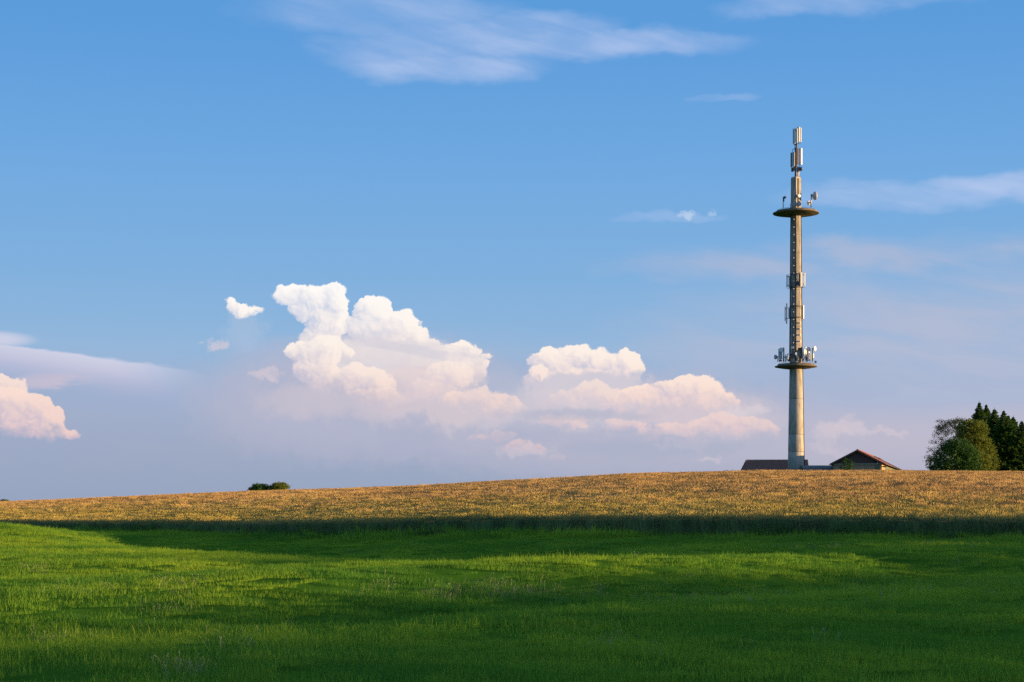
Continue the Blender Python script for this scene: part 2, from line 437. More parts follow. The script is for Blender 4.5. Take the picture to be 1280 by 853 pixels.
def thing(name, loc, label, cat, rz=0.0, group=None):
    o = bpy.data.objects.new(name, None); o.empty_display_size = 0.3; col.objects.link(o)
    o.location = loc; o.rotation_euler.z = rz
    return tag(o, label, cat, group)

# ------------------------------------------------------------------ lie of the land
def sst(x, a, b):
    t = np.clip((x - a) / (b - a), 0, 1); return t * t * (3 - 2 * t)
_waves = {}
def waves(x, y, wl, seed, n=7):
    out = 0
    if (wl, seed, n) not in _waves:
        r = np.random.default_rng(seed)
        _waves[wl, seed, n] = [(r.uniform(0, math.pi), wl * r.uniform(.6, 1.6), r.uniform(0, 6.28)) for _ in range(n)]
    for a, w, ph in _waves[wl, seed, n]:
        out = out + np.sin((x * math.cos(a) + y * math.sin(a)) * 2 * math.pi / w + ph)
    return out / math.sqrt(n)
CREST = 200.0
TS = [-.286, -.2188, -.1518, -.0625, 0, .0714, .1384, .2054, .286]
SKY_Y = [627, 621, 614.5, 608, 600.5, 592, 588.5, 588.5, 590.5]
def edge_y(x):                       # near edge of the wheat: y on the straight field boundary
    return 70 + (20 - x) * 60 / 57
def ground_z(x, y):
    x = np.asarray(x, float); y = np.asarray(y, float)
    ys = np.maximum(y, 5.0); th = np.clip(x / ys, -.45, .45)
    De = 91.05 / (1 + 1.053 * th)
    zE = np.interp(th, [-.286, -.143, 0, .143, .286], [-1.5, -1.45, -1.12, -1.05, -1.1])
    zC = (HORIZON - np.interp(th, TS, SKY_Y)) / F * CREST - 1.0
    t = np.clip((ys - De) / (CREST - De), 0, None); tt = np.clip(t, 0, 1)
    zf = zE + (zC - zE) * (tt + (tt - tt ** 3) * .25)
    zf = zf + waves(x, y, 45, 3) * .07 * sst(t, 0, .3) * sst(t, 1, .7)
    # meadow
    m = np.clip((ys - 18) / (De - 18), 0, 1)
    zm = -1.7 + (zE + 1.7) * m
    sw = np.interp(th, [-.286, -.2, -.1, 0, .12, .25], [0.15, .8, .95, .8, .5, .15])
    zm = zm - sw * np.exp(-((ys - (De - 21)) / 14) ** 2)
    rd = (x - 6.5) * .76 - (y - 47.5) * .65; al = (x - 6.5) * .65 + (y - 47.5) * .76
    zm = zm + (.46 * np.exp(-(rd / 2.3) ** 2) - .30 * np.exp(-((rd - 4.6) / 2.8) ** 2)) * sst(al, 18, 7) * sst(al, -34, -14)
    zm = zm + .13 * np.cos((rd + 1.2 * np.sin(al / 9)) * 2 * math.pi / 9.0) * sst(rd, -1, -8) * sst(rd, -44, -34) * sst(al, 4, -8)
    zm = zm + .95 * np.exp(-((x + 29) / 9) ** 2 - ((y - 100) / 13) ** 2)
    zm = zm + waves(x, y, 13, 5) * .035 + waves(x, y, 4.2, 6) * .016
    z = np.where(ys < De, zm, zf)
    # beyond the crest the land levels off and then falls away
    b = np.clip(ys - CREST, 0, None)
    z = z - np.where(b > 0, sst(b, 70, 500) * 14 + b * .004, 0)
    side = sst(np.abs(x / ys), .95, .5) * sst(y, 4, 16)
    far = sst(np.hypot(x, y), 300, 900)
    return z * side + (1 - side) * (-1.75 - 12 * far)
def gz(x, y): return float(ground_z(x, y))

xs = np.unique(np.concatenate([np.arange(-60, 60.1, .75), np.arange(-130, 131, 4), np.linspace(-500, 500, 51), np.linspace(-6000, 6000, 41)]))
ys_ = np.unique(np.concatenate([np.arange(-30, 8, 3), np.arange(8, 130, .6), np.arange(130, 232, 1.5), np.arange(232, 520, 8), np.linspace(520, 9000, 40), np.linspace(-4000, -40, 20)]))
X, Y = np.meshgrid(xs, ys_); Z = ground_z(X, Y)
nx, ny = len(xs), len(ys_)
idx = np.arange(nx * ny).reshape(ny, nx)
quads = np.stack([idx[:-1, :-1], idx[:-1, 1:], idx[1:, 1:], idx[1:, :-1]], -1).reshape(-1, 4)
soil = mat_noise('meadow soil', [(.3, (.030, .085, .010)), (.5, (.045, .125, .012)), (.7, (.060, .145, .016))], scale=.8, rough=1, bump=.4, spec=0.0)
link('ground', np_mesh('ground', np.stack([X, Y, Z], -1).reshape(-1, 3), quads, soil, True), kind='structure')

# ------------------------------------------------------------------ instancing through geometry nodes
def proto_collection(name, meshes):
    c = bpy.data.collections.new(name)          # never linked to the scene: only its instances exist
    for me in meshes: c.objects.link(bpy.data.objects.new(me.name, me))
    return c
def scatter(name, pts, scl, proto, seed=1, tilt=0.08, **props):
    me = bpy.data.meshes.new(name); me.vertices.add(len(pts)); me.vertices.foreach_set('co', np.asarray(pts, np.float32).ravel())
    a = me.attributes.new('tall', 'FLOAT', 'POINT'); a.data.foreach_set('value', np.asarray(scl, np.float32))
    o = link(name, me, **props)
    g = bpy.data.node_groups.new(name, 'GeometryNodeTree')
    g.interface.new_socket('Geometry', in_out='INPUT', socket_type='NodeSocketGeometry')
    g.interface.new_socket('Geometry', in_out='OUTPUT', socket_type='NodeSocketGeometry')
    N = g.nodes.new; L = g.links.new
    gi = N('NodeGroupInput'); go = N('NodeGroupOutput'); ip = N('GeometryNodeInstanceOnPoints'); ci = N('GeometryNodeCollectionInfo')
    ci.inputs[0].default_value = proto; ci.inputs['Separate Children'].default_value = True; ci.inputs['Reset Children'].default_value = True
    m2p = N('GeometryNodeMeshToPoints')
    ri = N('FunctionNodeRandomValue'); ri.data_type = 'INT'
    ri.inputs[4].default_value = 0; ri.inputs[5].default_value = len(proto.objects) - 1; ri.inputs['Seed'].default_value = seed
    rr = N('FunctionNodeRandomValue'); rr.data_type = 'FLOAT_VECTOR'
    rr.inputs[0].default_value = (-tilt, -tilt, 0); rr.inputs[1].default_value = (tilt, tilt, 6.283); rr.inputs['Seed'].default_value = seed + 5
    na = N('GeometryNodeInputNamedAttribute'); na.data_type = 'FLOAT'; na.inputs['Name'].default_value = 'tall'
    L(gi.outputs[0], m2p.inputs[0]); L(m2p.outputs[0], ip.inputs['Points']); L(ci.outputs[0], ip.inputs['Instance'])
    ip.inputs['Pick Instance'].default_value = True
    L(ri.outputs[2], ip.inputs['Instance Index']); L(rr.outputs[0], ip.inputs['Rotation']); L(na.outputs[0], ip.inputs['Scale'])
    L(ip.outputs[0], go.inputs[0])
    md = o.modifiers.new('scatter', 'NODES'); md.node_group = g
    return o
def points_in(cond, y0, y1, dens, seed, thmax=.33):
    """random ground points in the wedge in front of the camera, dens per square metre"""
    r = np.random.default_rng(seed); xm = thmax * y1 + 2; st_ = dens ** -.5
    x, y = np.meshgrid(np.arange(-xm, xm, st_), np.arange(y0, y1, st_)); x = x.ravel(); y = y.ravel()
    x = x + r.uniform(-.5, .5, len(x)) * st_; y = y + r.uniform(-.5, .5, len(y)) * st_
    k = (np.abs(x) < thmax * y + 2) & cond(x, y); x, y = x[k], y[k]
    return x, y, r

# ------------------------------------------------------------------ meadow grass
def blades(n, rad, hmin, hmax, width, lean, r, square=True):
    """n curved tapering blades, 2 quads-ish each: 5 vertices, 3 triangles"""
    bx = r.uniform(-rad, rad, n); by = r.uniform(-rad, rad, n)
    h = r.uniform(hmin, hmax, n) * (.45 + 1.75 * r.uniform(0, 1, n) ** 3.2); a = r.uniform(0, 2 * math.pi, n); w = width * r.uniform(.6, 1.3, n) / 2
    ln = r.uniform(.1, 1.0, n) * lean * h; la = a + math.pi / 2 + r.normal(0, .4, n)
    cx, sx = np.cos(a) * w, np.sin(a) * w; lx, ly = np.cos(la) * ln, np.sin(la) * ln
    P = np.empty((n, 5, 3))
    P[:, 0] = np.stack([bx - cx, by - sx, -0.02 + 0 * h], -1); P[:, 1] = np.stack([bx + cx, by + sx, -0.02 + 0 * h], -1)
    P[:, 2] = np.stack([bx + .35 * lx - cx * .8, by + .35 * ly - sx * .8, h * .6], -1); P[:, 3] = np.stack([bx + .35 * lx + cx * .8, by + .35 * ly + sx * .8, h * .6], -1)
    P[:, 4] = np.stack([bx + lx, by + ly, h], -1)
    o = np.arange(n)[:, None] * 5
    Fc = np.concatenate([o + [0, 1, 3], o + [0, 3, 2], o + [2, 3, 4]])
    return P.reshape(-1, 3), Fc
g_mat = leafy('grass blade', (.050, .195, .026), (.285, .420, .030), (.44, .48, .07), trans=.5, loc_scale=.16, rnd=.42, rough=.8)
r = np.random.default_rng(11)
protos = []
for i in range(6):
    v, f = blades(700, .62, .026, .062, .0065, .95, r); protos.append(np_mesh('grass patch', v, f, g_mat))
for i in range(2):
    v, f = blades(520, .5, .04, .095, .0065, .95, r); protos.append(np_mesh('grass tussock', v, f, g_mat))
GP = proto_collection('grass protos', protos)
meadow = lambda x, y: y < edge_y(x) + 1.0
px_, py_, r = points_in(meadow, 13, 60, 2.0, 21)
px2, py2, r2 = points_in(meadow, 60, 134, 1.3, 22)
gx = np.concatenate([px_, px2]); gy = np.concatenate([py_, py2])
patch = waves(gx, gy, 5.0, 31) * .5 + waves(gx, gy, 1.9, 32) * .5 + waves(gx, gy * 2.2, 11, 33) * .5
gs = np.clip(1.0 + patch * .24 + r.normal(0, .1, len(gx)), .5, 1.9) * np.where(gy > 60, 1.15, 1)
edge_d = edge_y(gx) - gy
gs = gs * (1 + (1.5 + 1.1 * waves(gx, gy, 6, 35) + r.normal(0, .5, len(gx))).clip(0, 4) * np.exp(-((edge_d - .6) / 1.3) ** 2))         # long uncut verge beside the wheat
scatter('meadow_grass', np.stack([gx, gy, ground_z(gx, gy)], -1), gs, GP, 3, .12, kind='stuff',
        label='short green meadow grass covering the whole foreground', category='grass')

# pale seed stalks standing in loose drifts
sd_mat = leafy('seed stalk', (.20, .25, .12), (.34, .34, .19), trans=.3, loc_scale=.5)
def seed_tuft(r, n=5, h0=.13, h1=.24):
    V_, F_ = [], []
    for i in range(n):
        x, y = r.normal(0, .16, 2); h = r.uniform(h0, h1); lx, ly = r.normal(0, .10, 2); a = r.uniform(0, 3.14); w = .0022
        c, s_ = math.cos(a) * w, math.sin(a) * w; o = len(V_)
        V_ += [(x - c, y - s_, 0), (x + c, y + s_, 0), (x + lx * .7 - c, y + ly * .7 - s_, h * .75), (x + lx * .7 + c, y + ly * .7 + s_, h * .75)]
        F_ += [(o, o + 1, o + 3), (o, o + 3, o + 2)]
        o = len(V_); w = .007; c, s_ = math.cos(a) * w, math.sin(a) * w; mx, my = x + lx * .85, y + ly * .85
        V_ += [(x + lx * .7, y + ly * .7, h * .74), (mx - c, my - s_, h * .88), (mx + c, my + s_, h * .88), (x + lx, y + ly, h)]
        F_ += [(o, o + 1, o + 2), (o + 1, o + 3, o + 2)]
    return V_, F_
r = np.random.default_rng(5)
SP = proto_collection('seed protos', [np_mesh('seed tuft', *seed_tuft(r), sd_mat) for _ in range(5)])
# drifts: (photo x0, x1, y, spread in y, count)
drifts = [(525, 700, 746, 5, 170), (600, 680, 740, 5, 60), (700, 960, 750, 5, 90), (720, 1190, 742, 6, 60), (1060, 1280, 738, 8, 60), (950, 1060, 686, 2, 60), (1170, 1230, 708, 3, 26),
          (500, 560, 685, 2, 30), (430, 480, 693, 2, 40), (720, 900, 690, 6, 60), (1180, 1210, 673, 2, 30), (60, 110, 738, 6, 14), (190, 250, 738, 7, 20),
          (30, 85, 804, 3, 22), (110, 120, 802, 3, 4), (205, 245, 842, 5, 30), (270, 330, 810, 16, 18), (190, 230, 765, 8, 26), (440, 500, 740, 8, 24),
          (60, 95, 675, 2, 20), (640, 760, 680, 3, 26), (690, 790, 805, 8, 16), (0, 1280, 730, 60, 90), (100, 1000, 676, 8, 60), (0, 60, 716, 5, 20), (1040, 1280, 682, 3, 40)]
DD = np.concatenate([np.arange(15, 60, .25), np.arange(60, 130, .5)])
pts = []; scs = []
for (x0, x1, yy, sp, n) in drifts:
    for i in range(int(n * .6)):
        qx = r.uniform(x0, x1); qy = yy + r.normal(0, sp)
        th = (qx - 640) / F; best = None
        hit = np.nonzero((HORIZON - F * ground_z(th * DD, DD) / DD <= qy) & (DD < 91.05 / (1 + 1.053 * th)))[0]
        if len(hit): best = DD[hit[0]]
        if best and best < 128:
            D = best + r.normal(0, .3); pts.append((th * D, D, gz(th * D, D))); scs.append(r.uniform(.5, .95))
scatter('seed_stalks', pts, scs, SP, 9, .1, kind='stuff', label='thin pale seed stalks scattered in drifts over the meadow', category='grass')

# ------------------------------------------------------------------ wheat
ear = leafy('wheat ear', (.47, .285, .105), (.61, .42, .17), (.72, .55, .26), trans=.25, loc_scale=.07, rnd=.6, rough=.7)
ear_near = leafy('unripe wheat ear', (.42, .32, .07), (.62, .47, .14), (.76, .60, .26), trans=.25, loc_scale=.12, rnd=.6, rough=.7)
stalk = leafy('wheat stalk', (.09, .15, .075), (.25, .27, .14), trans=.3, loc_scale=.09, rnd=.5)
wleaf = leafy('wheat leaf', (.04, .10, .03), (.13, .17, .045), trans=.35, loc_scale=.09, rnd=.5)
def wheat_tuft(r, n, rad, stalks=True, h0=.72, h1=.92, big=1.0, em=None):
    V_, F_, M_ = [], [], []
    for i in range(n):
        a0 = r.uniform(0, 6.28); rr_ = rad * math.sqrt(r.uniform()); x, y = rr_ * math.cos(a0), rr_ * math.sin(a0)
        h = r.uniform(h0, h1); lx, ly = r.normal(0, .07, 2); a = r.uniform(0, 3.14)
        if stalks:
            w = .004; c, s_ = math.cos(a) * w, math.sin(a) * w; o = len(V_)
            V_ += [(x - c, y - s_, -.05), (x + c, y + s_, -.05), (x + lx - c, y + ly - s_, h), (x + lx + c, y + ly + s_, h)]
            F_ += [(o, o + 1, o + 3), (o, o + 3, o + 2)]; M_ += [1, 1]
        # ear: a four-sided spindle nodding over, with an awn
        o = len(V_); L_ = r.uniform(.08, .12) * big; w = r.uniform(.009, .014) * big; dx_, dy_ = r.normal(0, .03, 2)
        tx, ty = x + lx, y + ly
        V_ += [(tx, ty, h - .02), (tx + w, ty, h + L_ * .4), (tx - w * .5, ty + w * .87, h + L_ * .4), (tx - w * .5, ty - w * .87, h + L_ * .4), (tx + dx_, ty + dy_, h + L_)]
        F_ += [(o, o + 1, o + 2), (o, o + 2, o + 3), (o, o + 3, o + 1), (o + 1, o + 4, o + 2), (o + 2, o + 4, o + 3), (o + 3, o + 4, o + 1)]; M_ += [0] * 6
        if r.uniform() < .9:
            o = len(V_); z0 = r.uniform(.3, .66); la = r.uniform(0, 6.28); ll = r.uniform(.12, .24); w = .007
            cx, cy = math.cos(la), math.sin(la)
            V_ += [(x - cy * w, y + cx * w, z0), (x + cy * w, y - cx * w, z0), (x + cx * ll * .6 - cy * w, y + cy * ll * .6 + cx * w, z0 + .13), (x + cx * ll * .6 + cy * w, y + cy * ll * .6 - cx * w, z0 + .13), (x + cx * ll, y + cy * ll, z0 + r.uniform(-.02, .12))]
            F_ += [(o, o + 1, o + 3), (o, o + 3, o + 2), (o + 2, o + 3, o + 4)]; M_ += [2] * 3
    me = np_mesh('wheat tuft', V_, F_, em or ear); me.materials.append(stalk); me.materials.append(wleaf)
    me.polygons.foreach_set('material_index', M_); return me
r = np.random.default_rng(8)
WN = proto_collection('wheat protos near', [wheat_tuft(r, 42, .34, em=ear_near) for _ in range(6)])
WF = proto_collection('wheat protos far', [wheat_tuft(r, 46, .42, big=1.25) for _ in range(5)])
def tall(x, y, r): return np.clip(1 + waves(x, y, 9, 41) * .018 + waves(x, y * 1.5, 3, 42) * .015 + r.normal(0, .035, len(x)), .8, 1.16)
x, y, r = points_in(lambda x, y: (y > edge_y(x) + .25) & (y < edge_y(x) + 46), 62, 178, 3.9, 51)
k = r.uniform(0, 1, len(x)) > (y - edge_y(x) - 10 + waves(x, y, 14, 44) * 4) / 36; x, y = x[k], y[k]
lodged = np.exp(-((x - 19.5) / 4) ** 2 - ((y - 84) / 2.2) ** 2)
sc_ = tall(x, y, r) * (1 - .16 * lodged)
scatter('wheat_near_edge', np.stack([x, y, ground_z(x, y)], -1), sc_, WN, 13, .06, kind='stuff', label='ripening wheat standing upright along the near edge of the field', category='wheat')
x, y, r = points_in(lambda x, y: (y >= edge_y(x) + 8), 70, 214, 2.5, 52)
k = r.uniform(0, 1, len(x)) < (y - edge_y(x) - 8 + waves(x, y, 14, 44) * 4) / 34; x, y = x[k], y[k]
scatter('wheat_field', np.stack([x, y, ground_z(x, y)], -1), tall(x, y, r), WF, 14, .07, kind='stuff', label='golden brown wheat crop rolling up to the crest of the hill', category='wheat')
# the dense mass of stems under the ears
u = np.linspace(-1, 1, 221); vv = np.linspace(0, 1, 150) ** 1.3
UU, VV = np.meshgrid(u, vv); y0 = 91.05 / (1 + 1.053 * UU * .36) + .55
YY = y0 + (213 - y0) * VV; XX = UU * .36 * YY
ZZ = ground_z(XX, YY) + .66 + waves(XX, YY, 2.4, 61) * .03 + rng.normal(0, .02, XX.shape)
top = np.stack([XX, YY, ZZ], -1)
skirt = top[0].copy(); skirt[:, 2] = ground_z(skirt[:, 0], skirt[:, 1]) - .1; skirt[:, 1] += .12
back = top[-1].copy(); back[:, 2] = ground_z(back[:, 0], back[:, 1]) - .3
rows = np.concatenate([skirt[None], top, back[None]]); m_, n_ = rows.shape[:2]
idx = np.arange(m_ * n_).reshape(m_, n_)
q = np.stack([idx[:-1, :-1], idx[:-1, 1:], idx[1:, 1:], idx[1:, :-1]], -1).reshape(-1, 4)
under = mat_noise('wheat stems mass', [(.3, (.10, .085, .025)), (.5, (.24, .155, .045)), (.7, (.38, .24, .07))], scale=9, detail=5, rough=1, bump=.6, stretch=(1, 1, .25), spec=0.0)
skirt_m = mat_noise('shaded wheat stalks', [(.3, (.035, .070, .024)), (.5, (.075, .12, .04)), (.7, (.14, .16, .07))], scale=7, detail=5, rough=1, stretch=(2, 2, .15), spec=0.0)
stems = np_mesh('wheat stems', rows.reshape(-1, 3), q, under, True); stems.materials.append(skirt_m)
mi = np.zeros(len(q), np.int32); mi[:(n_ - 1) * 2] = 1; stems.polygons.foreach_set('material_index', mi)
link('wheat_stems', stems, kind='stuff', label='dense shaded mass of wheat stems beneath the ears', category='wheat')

# rough verge: tall weeds and bent grass along the foot of the wheat
vm_ = leafy('verge weed', (.045, .115, .030), (.12, .19, .05), (.30, .30, .16), trans=.35, loc_scale=.4, rnd=.5)
r = np.random.default_rng(17); vp = []
for i in range(5):
    v, f = blades(150, .38, .22, .52, .014, .75, r); vp.append(np_mesh('verge tuft', v, f, vm_))
VP = proto_collection('verge protos', vp)
x = r.uniform(-48, 26, 900); d_ = np.abs(r.normal(0, .75, 900)) - .25; y = edge_y(x) - d_
clump = waves(x, y, 5.5, 71) + waves(x, y, 1.8, 72) * .6
k = clump > -.25; x, y, clump = x[k], y[k], clump[k]
scatter('verge_weeds', np.stack([x, y, ground_z(x, y)], -1), np.clip(.55 + clump * .22 + r.normal(0, .12, len(x)), .35, 1.4), VP, 19, .2, kind='stuff', label='rough tall weeds and bent grass along the foot of the wheat', category='weeds')

# ------------------------------------------------------------------ transmission tower
concrete = mat_noise('weathered concrete', [(.32, (.18, .16, .135)), (.5, (.34, .305, .26)), (.68, (.43, .395, .345))], scale=2.0, detail=8, rough=.9, bump=.15, stretch=(1.6, 1.6, .35))
concrete_pale = mat_noise('pale concrete', [(.32, (.23, .21, .18)), (.5, (.36, .33, .285)), (.68, (.45, .415, .365))], scale=1.8, detail=8, rough=.9, bump=.15, stretch=(1.6, 1.6, .35))
joint_m = mat_noise('joint mortar', [(.4, (.12, .10, .085)), (.6, (.18, .16, .13))], scale=4, rough=.95)
deck_m = mat_noise('platform concrete', [(.3, (.085, .07, .05)), (.55, (.16, .13, .09)), (.75, (.26, .22, .15))], scale=1.6, detail=7, rough=.92, bump=.2)
steel = mat_noise('galvanised steel', [(.35, (.30, .30, .30)), (.65, (.44, .44, .43))], scale=6, rough=.5, metal=.6)
dark_steel = mat_noise('dark weathered steel', [(.35, (.045, .045, .05)), (.65, (.10, .095, .09))], scale=6, rough=.6, metal=.3)
white_p = mat_noise('white radome', [(.35, (.70, .70, .69)), (.65, (.80, .80, .79))], scale=5, rough=.45)
grey_p = mat_noise('grey radome', [(.35, (.36, .37, .38)), (.65, (.48, .48, .48))], scale=5, rough=.5)
cable_m = mat_noise('black cable', [(.35, (.03, .03, .032)), (.65, (.06, .058, .055))], scale=12, rough=.7)
pole_m = mat_noise('rusty mast pole', [(.35, (.16, .13, .11)), (.6, (.27, .22, .19)), (.75, (.33, .30, .27))], scale=4, rough=.7, metal=.3)

TD = 260.0; K = TD / F
tx, ty = (995 - 640) * K, TD
tz = gz(tx, ty)
tower = thing('transmission_tower', (tx, ty, tz), 'tall slender concrete transmission tower with two round platforms and antennas on top of the hill', 'tower')
def zp(py): return (HORIZON - py) * K - tz
def xp(px): return (px - 995) * K
view = math.atan2(tx, ty)
# azimuth of a direction on the tower: 0 = towards the viewer, positive = to the right in the picture
def ring(ang, r, z=0):
    a = -math.pi / 2 - view + ang
    return Vector((r * math.cos(a), r * math.sin(a), z))
# shaft segments with recessed joints
def shaft_r(py):
    return np.interp(py, [222, 258, 262, 271, 293, 363, 410, 461, 480, 543, 587, 620], [.60, .62, .70, .725, .755, .81, .865, .93, .98, 1.10, 1.18, 1.24])
cuts = [625, 587, 565, 543.4, 499.3, 458.5]
for a, b in zip(cuts, cuts[1:]):
    z0, z1 = zp(a) + (0 if a == 625 else .03), zp(b) - .03
    MB().lathe([(shaft_r(a) - .02, z0), (shaft_r(a), z0 + .03), (shaft_r(b), z1 - .03), (shaft_r(b) - .02, z1)], 40).build('shaft_segment', concrete_pale, tower)
    MB().lathe([(shaft_r(b) - .035, z1 - .05), (shaft_r(b) - .035, z1 + .11)], 32).build('joint', joint_m, tower)
o8 = -math.pi / 2 - view + .03
cuts = [454, 432, 409, 386, 363, 340, 317, 294, 268]
for a, b in zip(cuts, cuts[1:]):
    z0, z1 = zp(a) + .015, zp(b) - .015
    MB().lathe([(shaft_r(a) - .015, z0), (shaft_r(a), z0 + .02), (shaft_r(b), z1 - .02), (shaft_r(b) - .015, z1)], 8, rot=o8, smooth=False).build('shaft_segment', concrete, tower)
    MB().lathe([(shaft_r(b) - .03, z1 - .05), (shaft_r(b) - .03, z1 + .08)], 8, rot=o8, smooth=False).build('joint', joint_m, tower)
# square head above the upper platform
h0, h1 = zp(262), zp(223.5)
MB().lathe([(.76, h0), (.73, h1), (.66, h1 + .18), (.30, h1 + .30), (.001, h1 + .31)], 4, rot=o8, smooth=False).build('shaft_head', concrete, tower)
# platforms: cone underside, rim, stepped deck
def platform(pc, R_, z_rim, drop, inner):
    p = MB(); n = 56
    p.lathe([(inner, z_rim - drop), (R_ * .72, z_rim - drop * .55), (R_ - .03, z_rim - .06), (R_, z_rim), (R_, z_rim + .07), (R_ - .06, z_rim + .10),
             (R_ * .93, z_rim + .11), (inner, z_rim + .13)], n, smooth=False)
    o = p.build('platform', deck_m, tower)
    c = MB().lathe([(R_ * .89, z_rim + .10), (R_ * .86, z_rim + .34), (R_ * .84, z_rim + .37), (R_ * .80, z_rim + .37), (R_ * .80, z_rim + .12)], n, smooth=False).build('parapet', deck_m, o)
    MB().lathe([(R_ * .80, z_rim + .46), (R_ * .815, z_rim + .48), (R_ * .80, z_rim + .50), (R_ * .785, z_rim + .48), (R_ * .80, z_rim + .46)], n).build('rail', dark_steel, o)
    return z_rim + .5
zt_up = platform(994.4, 3.34, zp(267.0), .42, .70)
zt_lo = platform(994.6, 3.06, zp(458.6), .40, .93)
# ladder up the shaded side with bright rung brackets
lad = MB(); LA = -.36
za, zb = zp(446), zp(271)
nseg = 12
for s_ in (-.17, .17):
    pts_ = []
    for i in range(nseg + 1):
        py = 446 + (271 - 446) * i / nseg; rr_ = shaft_r(py) * .98 + .12; b = ring(LA, rr_, zp(py)); t_ = ring(LA + math.pi / 2, s_)
        pts_.append(b + Vector((t_.x, t_.y, 0)))
    lad.path(pts_, .022, 5)
i = 0
while za + i * .3 < zb:
    z = za + i * .3; py = HORIZON - (z + tz) / K; b = ring(LA, shaft_r(py) * .98 + .12, z); t_ = ring(LA + math.pi / 2, .17)
    lad.tube(b - Vector((t_.x, t_.y, 0)), b + Vector((t_.x, t_.y, 0)), .012, n=4); i += 1
ladder = lad.build('ladder', dark_steel, tower)
def stud(ang, py, parent, s=.10):
    b = ring(ang, shaft_r(py) * .99 + .14, zp(py)); M = Matrix.Translation(b) @ Matrix.Rotation(-math.pi / 2 - view + ang, 4, 'Z')
    MB().box(-.16, .10, -s / 2, s / 2, -s * .7, s * .7, M).build('bracket', white_p, parent)
py = 275.5
while py < 436: stud(LA, py, ladder); py += 9.62
for py in (404.5, 412, 419.5, 427.5): stud(.62, py, tower, .12)
# cable duct along the right edge and cables on the front
for ang, r_, y0_, y1_ in ((1.42, .055, 590, 460), (1.52, .04, 590, 460)):
    MB().path([ring(ang, shaft_r(q_) + .04, zp(q_)) for q_ in (y0_, 543, 499, y1_)], r_, 6).build('cable_duct', cable_m, tower)
for ang, r_ in ((.03, .045), (-.08, .035), (1.35, .05), (-1.40, .06)):
    MB().path([ring(ang, shaft_r(q_) * .99 + .04, zp(q_)) for q_ in (452, 410, 363, 293, 270)], r_, 6).build('cable_duct', cable_m, tower)
for ang, r_ in ((.5, .03), (.62, .03)):
    MB().path([ring(ang, shaft_r(q_) * .95 + .03, zp(q_)) for q_ in (260, 240, 224)], r_, 6).build('cable_duct', cable_m, tower)

# antennas
def panel(pos, z0, z1, wd, dp, face, mat, parent, pole=True, standoff=.22, name='panel_antenna'):
    """vertical panel antenna centred at pos (x,y), facing direction face (radians, world z)"""
    M = Matrix.Translation((pos[0], pos[1], 0)) @ Matrix.Rotation(face, 4, 'Z')      # local +x is the facing direction
    p = MB(); bv = min(wd, dp) * .22
    prof = [(dp / 2, -wd / 2 + bv), (dp / 2, wd / 2 - bv), (dp / 2 - bv, wd / 2), (-dp / 2, wd / 2), (-dp / 2, -wd / 2), (dp / 2 - bv, -wd / 2)]
    n = len(prof)
    p.add([M @ Vector((a, b, z)) for z in (z0, z1) for a, b in prof], [(k, (k + 1) % n, n + (k + 1) % n, n + k) for k in range(n)] + [tuple(reversed(range(n))), tuple(range(n, 2 * n))])
    o = p.build(name, mat, parent)
    if pole:
        q_ = MB(); q_.tube(M @ Vector((-dp / 2 - standoff, 0, z0 - .25)), M @ Vector((-dp / 2 - standoff, 0, z1 + .12)), .035, n=8)
        for z in (z0 + (z1 - z0) * .15, z0 + (z1 - z0) * .85): q_.box(-dp / 2 - standoff, -dp / 2, -.05, .05, z - .04, z + .04, M)
        q_.build('mount', dark_steel, o)
        cb = MB(); cb.path([M @ Vector(v_) for v_ in ((0, 0, z0), (-.02, .02, z0 - .16), (-dp / 2 - standoff * .6, 0, z0 - .26), (-dp / 2 - standoff, 0, z0 - .2))], .018, 5).build('cable', cable_m, o)
    return o
def dish(pos, z, rad, face, mat, parent, depth=.35, post=None, tiltv=0.0, drum=True):
    """drum dish: a shallow back bowl, a cylindrical shroud and a slightly domed radome"""
    M = Matrix.Translation((pos[0], pos[1], z)) @ Matrix.Rotation(face, 4, 'Z') @ Matrix.Rotation(math.pi / 2 - tiltv, 4, 'Y')
    d = rad * depth * 2
    body_ = MB().lathe([(rad * .12, -d * .9), (rad * .55, -d * .72), (rad * .95, -d * .35), (rad, -d * .3), (rad, d * .28), (rad * .97, d * .32)], 28, M=M).build('dish_antenna', mat if drum else grey_p, parent)
    MB().lathe([(rad * .97, d * .32), (rad * .7, d * .42), (rad * .35, d * .47), (.001, d * .49)], 28, M=M).build('radome', white_p, body_)
    mt = MB(); Mi = Matrix.Translation((pos[0], pos[1], z)) @ Matrix.Rotation(face, 4, 'Z')
    back_x = -d * .9 - .16
    mt.box(back_x - .05, -d * .6, -.07, .07, -.07, .07, Mi)
    if post is not None: mt.tube(Mi @ Vector((back_x, 0, post - z)), Mi @ Vector((back_x, 0, rad * .4)), .045, n=8)
    mt.build('mount', dark_steel, body_)
    return body_
RT = -view                      # facing exactly to the right in the picture
LT = math.pi - view
FR = -math.pi / 2 - view        # facing the viewer
def off(dxm, depth_):           # dxm metres to the right in the picture, depth_ metres further away
    return (dxm * math.cos(view) + depth_ * math.sin(view), -dxm * math.sin(view) + depth_ * math.cos(view))

